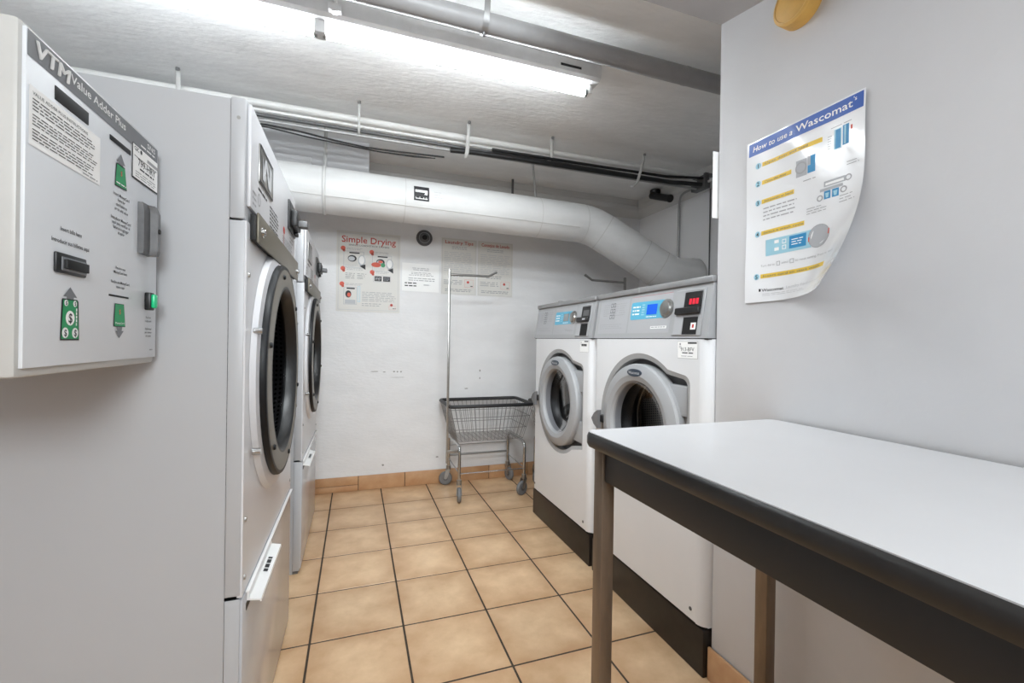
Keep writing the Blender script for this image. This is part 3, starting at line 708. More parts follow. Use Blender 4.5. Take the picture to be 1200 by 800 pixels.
# ------------------------------------------------------------------ washers
def make_washer(yc, label, on, tag_txt):
    F = 1.085; W2 = .3655; zc = .766; XB = 1.93
    y0, y1 = yc-W2, yc+W2
    t = thing('washing_machine', label, 'washer', (F, yc, 0))
    pl = part('plinth', m_plinth, t, (F+.004, XB, y0+.004, y1-.002, 0, .155), bev=.004)
    part('plinth_cap', m_black, pl, (F+.014, XB-.01, y0+.008, y1-.006, .155, .164), bev=.001)
    # body: U-shaped shell with rounded front corners
    r = .036; o1 = [(F+r, y0)]+[(F+r-r*math.sin(a), y0+r-r*math.cos(a)) for a in [PI/2*i/6 for i in range(1, 7)]]
    o2 = [(q[0], 2*yc-q[1]) for q in o1[::-1]]
    side = o1[:]; b = MB()
    for chain in (o1, o2):
        k = len(chain); vs = [(p[0], p[1], .164) for p in chain]+[(p[0], p[1], 1.116) for p in chain]
        b.add(vs, [(i, i+1, k+i+1, k+i) for i in range(k-1)])
    b.add([(XB, y0, .164), (XB, y1, .164), (XB, y1, 1.30), (XB, y0, 1.30)], [(0, 1, 2, 3)])
    b.add([(F+.02, y0, .164), (F+.02, y1, .164), (XB, y1, .164), (XB, y0, .164)], [(0, 1, 2, 3)])
    b.build('body', m_wash, t)
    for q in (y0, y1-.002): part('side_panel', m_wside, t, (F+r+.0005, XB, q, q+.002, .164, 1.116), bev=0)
    # front with its door recess: circle joined to a square-ish hinge side
    R = .292; hr = .287
    a0 = math.asin(.228/R)
    hole = [(yc-hr, .548+.0), (yc-hr, .945)]
    hole = []
    # start low on the hinge side (towards -y), go up, then round the circle counter-clockwise as seen in (y,z)
    hole += [(yc-hr, .556), (yc-hr, .955)]+[(yc-hr+.035-.035*math.cos(a), .955+.035*math.sin(a)) for a in [PI/2*i/5 for i in range(1, 6)]]
    st = math.acos(-math.sqrt(1-(.224/R)**2)); en = 2*PI-st
    hole += [(yc+R*math.cos(st+(0-st)*i/30.0), zc+R*math.sin(st+(0-st)*i/30.0)) for i in range(1, 31)]
    hole += [(yc+R*math.cos(-i*(2*PI-en)*0-(i/30.0)*st), zc+R*math.sin(-(i/30.0)*st)) for i in range(1, 30)]
    outer = [(y0+r, .166), (y1-r, .166), (y1-r, 1.116), (y0+r, 1.116)]
    MB().plate(outer, [hole], lambda u, v, d: V(F-d, u, v), .045).build('front_panel', m_wash, t, smooth=True, ang=35)
    MB().plate([(p[0], p[1]) for p in hole], [circle(yc, zc, .19, 40)], lambda u, v, d: V(F+.042-d, u, v), .006).build('door_recess', m_recd, t, smooth=False)
    rim = MB(); 
    # inner lip of the recess
    k = len(hole); vs = []
    for (u, v) in hole:
        du_, dv_ = u-yc, v-zc; q = 1-.021/math.hypot(du_, dv_); vs += [(F+.0005, u, v), (F+.006, yc+du_*q, zc+dv_*q), (F+.0415, yc+du_*q, zc+dv_*q)]
    for i in range(k):
        j = (i+1) % k; rim.add([], []); 
    rim.add(vs, [(3*i+s, 3*((i+1) % k)+s, 3*((i+1) % k)+s+1, 3*i+s+1) for i in range(k) for s in (0, 1)])
    rim.build('recess_lip', m_rec, t, ang=20)
    # hinge side: upper and lower hinge covers
    part('hinge_cover', m_ring, t, (F+.008, F+.04, yc-.264, yc-.12, .842, .950), bev=.004)
    part('hinge_cover', m_ring, t, (F+.008, F+.04, yc-.264, yc-.12, .580, .690), bev=.004)
    part('hinge_channel', m_rec, t, (F+.024, F+.04, yc-.262, yc-.15, .690, .842), bev=.003)
    # door ring, glass, emblem, handle
    d = MB().lathe([(.248, .03), (.250, -.006), (.246, -.016), (.236, -.021), (.204, -.0265), (.182, -.020), (.175, -.008), (.1745, .03)], (F, yc, zc), 'x', 72, closed=True).build('door', m_ring, t, ang=24)
    MB().lathe([(.1745, .0), (.165, .010), (.14, .022), (.10, .032), (.0, .038)], (F, yc, zc), 'x', 48).build('door_glass', m_glass2, d)
    em = MB(); n = 28; vs = [(F-.0275, yc+.047*math.cos(2*PI*i/n), zc+.2135+.0155*math.sin(2*PI*i/n)) for i in range(n)]
    em.add([(q[0]+.008, q[1], q[2]) for q in vs]+vs, [tuple(range(n, 2*n))]+[(i, (i+1) % n, n+(i+1) % n, n+i) for i in range(n)])
    emo = em.build('emblem', mat('emblem_blue', (52, 62, 76), .35), d)
    pr = Print((F-.0277, yc, zc+.2135), (0, -1, 0), (0, 0, 1), (-1, 0, 0), base=.0004)
    pr.item('emblem_lettering'); pr.text(m_ink3, 'Wascomat', 0, -.0055, .0115, w=.074, align='c', bold=True); pr.done(emo, {'print_light_grey': 'emblem_lettering'})
    hk = MB(); pg = [(yc+.258, .790), (yc+.290, .772), (yc+.312, .746), (yc+.292, .722), (yc+.258, .706)]
    hk.plate(pg, [], lambda u, v, dd: V(F-.040+dd*-1, u, v), .020)
    hk.build('handle', m_knob, d, smooth=False)
    part('handle_stem', m_black, d, (F-.026, F+.004, yc+.235, yc+.272, .735, .768), bev=.003)
    # drum: gasket, steel ring, perforated wall, back
    MB().lathe([(.19, .040), (.184, .07), (.172, .085), (.176, .11), (.195, .13)], (F, yc, zc), 'x', 48).build('gasket', m_black, t)
    MB().lathe([(.205, .115), (.19, .13), (.192, .15), (.212, .16)], (F, yc, zc), 'x', 48).build('drum_ring', m_steelring, t)
    MB().lathe([(.212, .16), (.262, .19), (.262, .50), (.05, .52), (.0, .50)], (F, yc, zc), 'x', 48).build('drum', m_wdrum, t, at=(F, yc, zc))
    for k in range(3):
        a = k*2*PI/3+.4; q = V(0, math.cos(a), math.sin(a)); c = V(F, yc, zc)
        MB().tube([c+q*.245+V(.20, 0, 0), c+q*.235+V(.3, 0, 0), c+q*.245+V(.48, 0, 0)], .022, 8).build('drum_lifter', m_steelring, t)
    # sloping control fascia
    S0, S1 = V(F-.002, 0, 1.120), V(F+.026, 0, 1.304)
    dv = (S1-S0).normalized(); nn = V(-dv.z, 0, dv.x)
    b = MB(); pf = [(F-.002, 1.119), (F+.026, 1.304), (F+.10, 1.304), (F+.10, 1.119)]
    b.plate(pf, [], lambda u, v, d: V(u, y1-.001+d, v), 2*W2-.003); co = b.build('control_panel', m_pan, t, smooth=False)
    part('panel_side', m_pan, co, (F+.099, XB-.002, y0+.002, y0+.006, 1.117, 1.304), (F+.099, XB-.002, y1-.006, y1-.002, 1.117, 1.304), bev=0)
    part('shadow_gap', m_dark, co, (F+.004, F+.12, y0+.004, y1-.004, 1.1145, 1.1195), bev=0)
    lid = part('lid', m_lid, t, (F+.016, XB, y0+.001, y1-.001, 1.305, 1.329), bev=.006)
    part('lid_seam', m_pan, lid, (F+.0155, F+.03, yc+.03, yc+.037, 1.306, 1.3297), bev=0)
    if not on: MB().lathe([(.0, .018), (.02, .016), (.034, .0)], (F+.09, yc+.16, 1.3285), 'z', 18).build('vent_cap', m_lid, lid)
    # print on the fascia; u runs from the left edge, v up the slope
    O = V(S0.x, y1, S0.z)
    pr = Print(O, (0, -1, 0), dv, nn, base=.0006)
    names = {}
    pr.item('program_print'); pr.rect(m_pan2, .028, .020, .262, .172); pr.rect(m_pan2, .272, .020, .535, .172)
    pr.rect(m_red if on else m_ink2, .272, .1715, .535, .1725, 1); pr.rect(m_ink2, .03, .1715, .262, .1725, 1)
    for cu_ in (.085, .16, .215):
        pr.lines(m_ink2, cu_-.025, .098, cu_+.03, .158, 6, 1, .35, .012, .4, seed=int(cu_*1000))
    for q in range(6): pr.frame(m_ink, .118+.022*(q % 2), .088+.026*(q//2), .134+.022*(q % 2), .106+.026*(q//2), .0018, 2)
    pr.lines(m_ink2, .04, .04, .25, .066, 3, 1, .3, .016, .3, seed=9)
    # display island with rounded ends
    isl = arc(.545-.035, .113, .035, -PI/2, PI/2, 10)+arc(.290, .140, .010, PI/2, PI, 4)+arc(.290, .086, .010, PI, 1.5*PI, 4)
    pr.item('display_island'); pr.poly(m_cyan, isl, 1)
    pr.lines(m_whitep, .292, .092, .345, .136, 3, 2, .42, .02, .2, seed=3); pr.lines(m_lblue, .355, .09, .375, .14, 5, 2, .5, .012, .2, seed=8)
    pr.item('display'); pr.rect(m_lcd if on else m_lcdoff, .388, .094, .452, .135, 3); pr.lines(m_whitep, .388, .082, .452, .088, 1, 2, .5, .014, 0)
    pr.item('maker_strip')
    if on: pr.rect(m_white, .425, .036, .52, .0465, 2); pr.lines(m_ink2, .43, .038, .515, .045, 1, 3, .5, .014, 0)
    else: pr.text(m_ink2, 'Wascomat', .43, .038, .010, w=.09, l=2, bold=True)
    pr.done(co, {'washer_inset_grey': 'print_inset', 'print_red': 'red_line', 'print_grey': 'fine_print', 'print_black': 'program_icons', 'panel_cyan': 'display_island', 'white_paper': 'white_print', 'poster_light_blue': 'pale_print', 'lcd_blue': 'display', 'lcd_grey': 'display', 'white_plastic': 'white_sticker'})
    c = O+V(0, -.508, 0)+dv*.113
    b = MB(); prf = [(.037, .0), (.036, .004), (.029, .005), (.026, .013), (.020, .015), (.0, .015)]
    n = 28; uu = V(0, -1, 0); vs = []; fs = []
    for r_, a_ in prf:
        vs += [c+(uu*math.cos(2*PI*i/n)+dv*math.sin(2*PI*i/n))*r_+nn*a_ for i in range(n)]
    for q in range(len(prf)-1): fs += [(q*n+i, q*n+(i+1) % n, (q+1)*n+(i+1) % n, (q+1)*n+i) for i in range(n)]
    b.add(vs, fs).build('dial', m_steel, co)
    # card reader let into the right of the fascia
    def pb(name, m_, par, u0, u1, v0, v1, d0, d1, bev=.0015):
        bm = bmesh.new(); bmesh.ops.create_cube(bm, size=1)
        for q in bm.verts: q.co = V(u0+(q.co.x+.5)*(u1-u0), v0+(q.co.y+.5)*(v1-v0), d0+(q.co.z+.5)*(d1-d0))
        if bev: bmesh.ops.bevel(bm, geom=bm.edges[:], offset=bev, segments=1, affect='EDGES')
        for q in bm.verts: q.co = O+V(0, -1, 0)*q.co.x+dv*q.co.y+nn*q.co.z
        return MB().bm(bm).build(name, m_, par)
    rd = pb('card_reader', m_pan, co, .555, .700, .008, .172, 0, .004)
    pb('reader_face', m_black, rd, .605, .690, .098, .162, .004, .007)
    pb('reader_window', m_dark if on else m_jbox, rd, .624, .682, .112, .142, .007, .0076, 0)
    if on:
        for k_ in range(3): pb('red_digit', m_led, rd, .632+.016*k_, .644+.016*k_, .117, .137, .0076, .0082, 0)
    pb('reader_slot', m_black, rd, .572, .690, .082, .106, .004, .018, .003)
    pb('reader_strip', m_pan2, rd, .612, .688, .074, .080, .004, .006, 0)
    pb('reader_well', m_pan2, rd, .566, .606, .012, .078, .004, .0055, 0); pb('reader_well_back', m_dark, rd, .612, .680, .012, .072, .004, .0055, 0)
    if on: pb('reader_sticker', m_whitep, rd, .652, .676, .028, .052, .0055, .0065, 0); pb('sticker_mark', m_red, rd, .66, .668, .034, .046, .0065, .007, 0)
    pb('reader_top_slot', m_ink2, rd, .60, .690, .1655, .1685, .004, .005, 0)
    if not on: pb('reader_badge', m_pgrey, rd, .64, .668, .09, .098, .018, .019, 0)
    # asset label below the fascia
    lw = .10 if on else .092
    uL = -.222 if on else -.246  # left edge offset
    pr = Print((F, yc+uL, 1.048), (0, -1, 0), (0, 0, 1), (-1, 0, 0), base=.0005)
    pr.item('asset_label'); pr.rect(m_ink2, 0, 0, lw, .060); pr.rect(m_whitep, .0012, .0012, lw-.0012, .0588, 1)
    if not on: pr.lines(m_ink, lw*.2, .026, lw*.8, .042, 1, 2, .7, .012, 0, seed=5)
    else: pr.text(m_ink, tag_txt, lw/2, .026, .0135, w=lw*.66, align='c', l=2); pr.lines(m_ink, lw*.25, .016, lw*.78, .023, 1, 2, .5, .02, 0); pr.lines(m_ink2, lw*.2, .006, lw*.8, .011, 1, 2, .4, .02, 0)
    pr.rect(m_ink, lw*.52, .052, lw*.95, .057, 2); pr.ell(m_ink2, .014, .05, .004, l=2); pr.lines(m_ink2, .008, .036, .02, .044, 2, 2, .4, .01, 0)
    pr.done(t, {'print_grey': 'label_border', 'white_paper': 'asset_label', 'print_black': 'label_text'})
    for yy in (y0+.06, y1-.04): MB().lathe([(.0, -.003), (.006, -.002), (.007, 0)], (F, yy, .20), 'x', 10).build('screw', m_jbox, t)
    return t
make_washer(1.5125, 'near white front loading washer with lit blue display, beside the right wall', True, '913-BFV')
make_washer(2.266, 'far white front loading washer with blank grey display, next to the cart', False, '')

# ------------------------------------------------------------------ laundry cart
def make_cart(x0, y0, sx, label, spin):
    """x0,y0: near corner at the hanger pole; sx = 1 builds towards +x, -1 mirrored"""
    def X(x): return x0+sx*x
    t = thing('laundry_cart', label, 'cart', (X(.3), y0+.19, 0), None)
    zr = .645; rim = [(X(0.0), y0, zr), (X(.605), y0, zr), (X(.605), y0+.385, zr), (X(0.0), y0+.385, zr)]
    loop = []
    for i in range(4):
        a, b_, c = Vector(rim[i-1]), Vector(rim[i]), Vector(rim[(i+1) % 4]); loop += [b_+(a-b_).normalized()*.03, b_+((a-b_).normalized()+(c-b_).normalized())*.008, b_+(c-b_).normalized()*.03]
    MB().tube(loop, .0125, 10, closed=True).build('bumper_rim', m_bump, t)
    zb = .395; bot = [(X(.065), y0+.05), (X(.545), y0+.05), (X(.545), y0+.345), (X(.065), y0+.345)]
    top = [(p[0], p[1]) for p in rim]
    wb = MB()
    def w(a, c, r=.0018): wb.tube([a, c], r, 5, caps=False)
    for i in range(4):
        a0, a1 = top[i], top[(i+1) % 4]; b0, b1 = bot[i], bot[(i+1) % 4]; n = 18 if i % 2 == 0 else 11
        for k in range(n+1):
            s = k/n; w((a0[0]+(a1[0]-a0[0])*s, a0[1]+(a1[1]-a0[1])*s, zr), (b0[0]+(b1[0]-b0[0])*s, b0[1]+(b1[1]-b0[1])*s, zb))
        for h in (.33, .66, 1.0):
            q = lambda a, b_: (a[0]+(b_[0]-a[0])*h, a[1]+(b_[1]-a[1])*h, zr+(zb-zr)*h)
            w(q(a0, b0), q(a1, b1), .0024)
    for k in range(1, 13):
        s = k/13; x = bot[0][0]+(bot[1][0]-bot[0][0])*s; w((x, bot[0][1], zb), (x, bot[2][1], zb), .0022)
    for k in range(1, 9):
        s = k/9; y = bot[0][1]+(bot[2][1]-bot[0][1])*s; w((bot[0][0], y, zb), (bot[1][0], y, zb), .0022)
    wb.build('wire_basket', m_wire, t, kind='stuff')
    lx = (.070, .545); ly = (.01, .375)
    for i, xx in enumerate(lx):
        p = fillet([(X(xx), y0+ly[0], .135), (X(xx), y0+ly[0], .375), (X(xx), y0+ly[1], .375), (X(xx), y0+ly[1], .135)], .045, 6)
        MB().tube(p, .011, 12).build('leg_frame', m_chrome, t)
        MB().tube([(X(xx), y0+ly[0], .19), (X(xx), y0+ly[1], .20)], .004, 8).build('side_rod', m_chrome, t)
    MB().tube([(X(lx[0]), y0+ly[0], .185), (X(lx[1]), y0+ly[0], .185)], .0045, 8).build('front_rod', m_chrome, t)
    MB().tube([(X(lx[0]), y0+ly[1], .225), (X(lx[1]), y0+ly[1], .225)], .008, 8).build('rear_rod', m_wire, t)
    MB().tube([(X(lx[0]), y0+ly[1], .30), (X(lx[1]), y0+ly[1], .30)], .0025, 6).build('rear_wire', m_wire, t)
    for (i, xx, yy) in [(0, lx[0], ly[0]), (1, lx[1], ly[0]), (2, lx[1], ly[1]), (3, lx[0], ly[1])]:
        a = spin[i]; c = V(X(xx), y0+yy, 0); d = V(math.cos(a), math.sin(a), 0); ax = V(-d.y, d.x, 0); wc = c+d*.022+V(0, 0, .05)
        f = MB()
        for s in (-1, 1):
            q = ax*s*.016
            pts = [c+q-d*.014+V(0, 0, .118), c+q+d*.02+V(0, 0, .118), wc+q+d*.012, wc+q-d*.012]
            f.add([p_+ax*.0012 for p_ in pts]+[p_-ax*.0012 for p_ in pts], [(0, 1, 2, 3), (7, 6, 5, 4), (0, 1, 5, 4), (1, 2, 6, 5), (2, 3, 7, 6), (3, 0, 4, 7)])
        f.tube([c+V(0, 0, .112), c+V(0, 0, .145)], .017, 10)
        f.tube([wc-ax*.02, wc+ax*.02], .005, 8)
        fo = f.build('caster', m_steel, t)
        wv = MB(); n = 26; prf = [(.018, -.011), (.044, -.012), (.050, -.006), (.050, .006), (.044, .012), (.018, .011)]
        vs = []; 
        for r_, o_ in prf: vs += [wc+ax*o_+(d*math.cos(2*PI*j/n)+V(0, 0, 1)*math.sin(2*PI*j/n))*r_ for j in range(n)]
        fs = [(k*n+j, k*n+(j+1) % n, ((k+1) % 6)*n+(j+1) % n, ((k+1) % 6)*n+j) for k in range(6) for j in range(n)]
        wv.add(vs, fs).build('wheel', m_rub, fo)
        hb = MB().tube([wc-ax*.013, wc+ax*.013], .0185, 14).build('hub', m_jbox, fo)
        hb.name = 'hub'
    MB().box(X(-.012)-.0075, X(-.012)+.0075, y0+.022, y0+.037, .26, 1.582, bev=.002).build('hanger_pole', m_steel, t)
    MB().box(min(X(-.012), X(.078)), max(X(-.012), X(.078)), y0+.012, y0+.020, .33, .35, bev=.001).build('pole_bracket', m_steel, t)
    MB().tube([(X(-.012), y0+.03, 1.545), (X(.265), y0+.03, 1.548), (X(.318), y0+.03, 1.580)], .0085, 10).build('hanger_bar', m_steel, t)
    MB().tube([(X(.312), y0+.03, 1.576), (X(.322), y0+.03, 1.582)], .0095, 10).build('bar_tip', m_steel, t)
    return t
make_cart(.607, 2.945, 1, 'chrome wire laundry cart with black rim and hanger pole by back wall', (PI*1.45, PI*1.15, PI*1.6, PI*.95))
make_cart(1.868, 2.79, -1, 'second laundry cart hidden behind the washers, only its hanger bar showing', (PI*.6, PI*.9, PI*.3, PI*.2))

# ------------------------------------------------------------------ folding table
tz = .893; tx0, tx1, ty0, ty1 = .508, 1.108, -.62, .928
tt = thing('folding_table', 'white topped work table with black edge against the right wall', 'table', (.81, .15, 0))
def rrect(x0, x1, y0, y1, r, n=6):
    return arc(x1-r, y1-r, r, 0, PI/2, n)+arc(x0+r, y1-r, r, PI/2, PI, n)+arc(x0+r, y0+r, r, PI, 1.5*PI, n)+arc(x1-r, y0+r, r, 1.5*PI, 2*PI, n)
top = rrect(tx0+.006, tx1-.006, ty0+.006, ty1-.006, .024)
MB().plate(top, [], lambda u, v, d: V(u, v, tz+d), .008).build('tabletop', m_tabtop, tt, ang=30)
e = MB(); prof_ = [(-.003, -.0005), (.003, -.003), (.006, -.010), (.006, -.026), (.002, -.034), (-.012, -.035)]
k = len(top); vs = []
base = rrect(tx0+.006, tx1-.006, ty0+.006, ty1-.006, .024); cxm, cym = (tx0+tx1)/2, (ty0+ty1)/2
for o_, z_ in prof_:
    vs += [V(p[0], p[1], 0) for p in rrect(tx0+.006-o_, tx1-.006+o_, ty0+.006-o_, ty1-.006+o_, .024+o_)]
    for q in range(k): vs[-k+q].z = tz+z_
e.add(vs, [(a*k+j, a*k+(j+1) % k, (a+1)*k+(j+1) % k, (a+1)*k+j) for a in range(len(prof_)-1) for j in range(k)]+[tuple(range((len(prof_)-1)*k, len(prof_)*k))])
e.build('table_edge', m_tabedge, tt, ang=50)
LX0, LX1 = .528, 1.030
part('apron', m_apron, tt, (.533, .551, -.565, .866, .787, .857), bev=.0015); part('apron', m_apron, tt, (1.05, 1.068, -.565, .866, .787, .857), bev=.0015)
part('apron', m_apron, tt, (.562, 1.028, .885, .901, .787, .857), bev=.0015); part('apron', m_apron, tt, (.562, 1.028, -.60, -.584, .787, .857), bev=.0015)
for xx in (LX0, LX1):
    for yy in (.868, -.606):
        lg = part('leg', m_leg, tt, (xx, xx+.032, yy, yy+.037, .006, .857), bev=.002)
        part('foot', m_black, lg, (xx+.001, xx+.031, yy+.001, yy+.036, 0, .0065), bev=.001)

# ------------------------------------------------------------------ posters and wall items
# big instruction poster on the right wall, its lower right corner curling off
pw_, ph_ = .330, .478; py, pz = 1.027, 1.703
def curl(u, v):
    """u to the right, v downwards -> offsets (out, up)"""
    s = max(0, (u/pw_)*.62+(v/ph_)*.62-.80)/.44; s = min(1.15, s)
    return .118*s*s, .022*s*s
def pfn(u, v, d):
    vv = -v; o_, up_ = curl(u, vv)
    wv = .0016*math.sin(u*40+1)*math.sin(vv*19)
    return V(XP-.003-d-o_-wv-.002, py-u+o_*.12, pz-vv+up_)
po = thing('instruction_poster', 'glossy instruction poster with blue header, lower corner curling off right wall', 'poster', (XP-.003, py-.165, pz-.478))
b = MB(); nu, nv = 22, 30
vs = [pfn(pw_*i/nu, -ph_*j/nv, 0) for j in range(nv+1) for i in range(nu+1)]
b.add(vs, [(j*(nu+1)+i, j*(nu+1)+i+1, (j+1)*(nu+1)+i+1, (j+1)*(nu+1)+i) for j in range(nv) for i in range(nu)])
b.build('sheet', m_poster, po, ang=180)
pr = Print((0, 0, 0), (0, -1, 0), (0, 0, 1), (-1, 0, 0), base=.0006, fn=pfn)
pr.item('header_band').rect(m_blue, .008, -.042, .326, -.004, 0, 16)
pr.text(m_white, 'How to use a', .022, -.031, .0155, w=.125, l=1, slant=.2, bold=True); pr.text(m_white, 'Wascomat', .157, -.031, .0185, w=.145, l=1, bold=True); pr.text(m_white, "'s", .304, -.019, .010, l=1, bold=True)
pr.item('step_bars')
for q, (yy, ww) in enumerate([(.078, .175), (.131, .092), (.187, .10), (.279, .13), (.404, .205)]):
    pr.ell(m_lblue, .041, -yy, .009, l=0); pr.text(m_ink, str(q+1), .041, -yy-.006, .012, align='c', l=1, bold=True)
    pr.rect(m_yel, .054, -yy-.006, .054+ww, -yy+.006)
for s, yy, ww in [('Open door and load', .078, .13), ('Close the door', .131, .07), ('Add powder or liquid', .187, .088), ('Select a wash cycle', .279, .12), ('Insert card to start wash', .404, .18)]:
    pr.text(m_hdr, s, .062, -yy-.003, .0062, w=ww, l=1)
pr.lines(m_ink2, .060, -.246, .165, -.203, 4, 0, .3, .016, .2, seed=21)
# washer drawing
pr.item('washer_drawing'); pr.rect(m_lblue, .258, -.118, .276, -.068); pr.rect(m_mblue, .262, -.116, .274, -.070, 1); pr.rect(m_mblue, .279, -.114, .294, -.066); pr.rect(m_lblue, .283, -.112, .287, -.068, 1)
pr.lines(m_ink2, .25, -.064, .30, -.058, 1, 0, .3, .02, 0); pr.rect(m_red2, .298, -.083, .302, -.073); pr.lines(m_ink2, .242, -.112, .254, -.076, 6, 0, .25, .008, .3)
pr.rect(m_pgrey, .160, -.154, .190, -.110); pr.ringp(m_ink2, .174, -.131, .016, .004, 1); pr.rect(m_mblue, .192, -.152, .212, -.108); pr.rect(m_pgrey, .192, -.132, .200, -.108, 1)
# drawer drawing
pr.item('drawer_drawing'); pr.rect(m_pgrey, .236, -.203, .288, -.189); pr.rect(m_whitep, .240, -.200, .284, -.194, 1); pr.rect(m_pgrey, .226, -.213, .282, -.206)
pr.rect(m_mblue, .237, -.234, .253, -.214); pr.rect(m_mblue, .257, -.234, .273, -.214); pr.poly(m_lblue, [(.240, -.219), (.250, -.219), (.248, -.231), (.242, -.231)], 1); pr.poly(m_lblue, [(.260, -.219), (.270, -.219), (.268, -.231), (.262, -.231)], 1)
for u_, v_ in ((.226, -.228), (.284, -.222), (.294, -.196)): pr.ringp(m_ink2, u_, v_, .008, .003)
pr.lines(m_ink2, .19, -.262, .245, -.242, 3, 0, .25, .016, .3, seed=23); pr.lines(m_ink2, .275, -.255, .315, -.232, 3, 0, .25, .016, .3, seed=24); pr.lines(m_ink2, .29, -.168, .32, -.155, 2, 0, .25, .016, .3, seed=25); pr.lines(m_ink2, .18, -.172, .215, -.165, 1, 0, .3, .016, .3)
# control drawing
pr.item('control_drawing'); pr.rect(m_lblue, .070, -.348, .205, -.302); pr.rect(m_mblue, .143, -.340, .191, -.306, 1); pr.lines(m_whitep, .15, -.333, .184, -.313, 3, 2, .35, .014, .3)
pr.rect(m_whitep, .098, -.317, .112, -.308, 1); pr.rect(m_whitep, .098, -.338, .112, -.329, 1); pr.frame(m_whitep, .122, -.322, .134, -.310, .002, 1); pr.frame(m_whitep, .122, -.338, .134, -.326, .002, 1)
pr.ell(m_pgrey, .226, -.323, .028, l=1); pr.ell(m_whitep, .226, -.323, .022, l=2); pr.ell(m_pgrey, .226, -.323, .013, l=3); pr.ringp(m_ink2, .226, -.323, .030, .002, 1); pr.rect(m_red2, .197, -.333, .200, -.321, 2); pr.rect(m_red2, .252, -.324, .255, -.310, 2)
pr.item('body_print'); pr.text(m_ink2, 'Turn dial to', .054, -.377, .006, w=.045); pr.frame(m_ink2, .104, -.380, .115, -.368, .0015); pr.text(m_ink2, 'select', .12, -.377, .006, w=.022); pr.frame(m_ink2, .146, -.380, .158, -.368, .0015)
pr.text(m_ink2, 'to reset setting. Press to start', .162, -.377, .006, w=.12)
pr.item('footer_print'); pr.rect(m_ink, .049, -.448, .055, -.440); pr.text(m_ink, 'Wascomat', .058, -.449, .0085, w=.070, bold=True); pr.text(m_ink3, 'Laundry Equipment', .136, -.447, .0075, w=.11, slant=.2)
pr.lines(m_ink3, .06, -.462, .22, -.453, 2, 0, .3, .02, .2, seed=27)
pr.done(po, {'poster_blue': 'header_band', 'white_plastic': 'header_lettering', 'poster_light_blue': 'pale_blue_print', 'poster_mid_blue': 'blue_print', 'poster_yellow': 'yellow_bar', 'print_black': 'bold_print', 'print_grey': 'body_print', 'print_light_grey': 'footer_print', 'poster_grey': 'drawing_print', 'white_paper': 'white_print', 'print_coral': 'red_print'})

def sheet(name, label, cat, x0, x1, z0, z1, m_, t=.0025, dz=0):
    o = thing(name, label, cat, ((x0+x1)/2, YB-.0008, z0))
    MB().plate([(x0, z0), (x1, z0+dz), (x1, z1+dz), (x0, z1)], [], lambda u, v, d: V(u, YB-.0008-t-d, v), t).build('sheet', m_, o, smooth=False)
    return o, Print((x0, YB-.0008-t, z0), (1, 0, 0), (0, 0, 1), (0, -1, 0), base=.0005)
NM = {'print_red': 'heading', 'print_black': 'bold_print', 'print_grey': 'body_print', 'print_light_grey': 'frame_line', 'print_coral': 'number_mark', 'poster_grey': 'drawing', 'print_green': 'green_print', 'white_paper': 'white_print', 'poster_light_blue': 'pale_blue_print'}
o, pr = sheet('drying_poster', 'white drying guide poster with red serif heading and five pictures, left on back wall', 'poster', -.138, .303, 1.293, 1.868, m_cream2)
W_, H_ = .441, .575
pr.frame(m_ink3, .012, .012, W_-.012, H_-.012, .003)
pr.item('heading'); pr.text(m_red, 'Simple Drying', W_/2, H_-.078, .045, w=.375, align='c', bold=True); 
for (a_, c_) in ((.036, .06), (.235, .262)): pr.rect(m_red, a_, H_-.080, c_, H_-.077)
pr.text(m_ink, 'SINGLE LOAD/STACK DRYERS', W_/2, H_-.102, .012, w=.28, align='c')
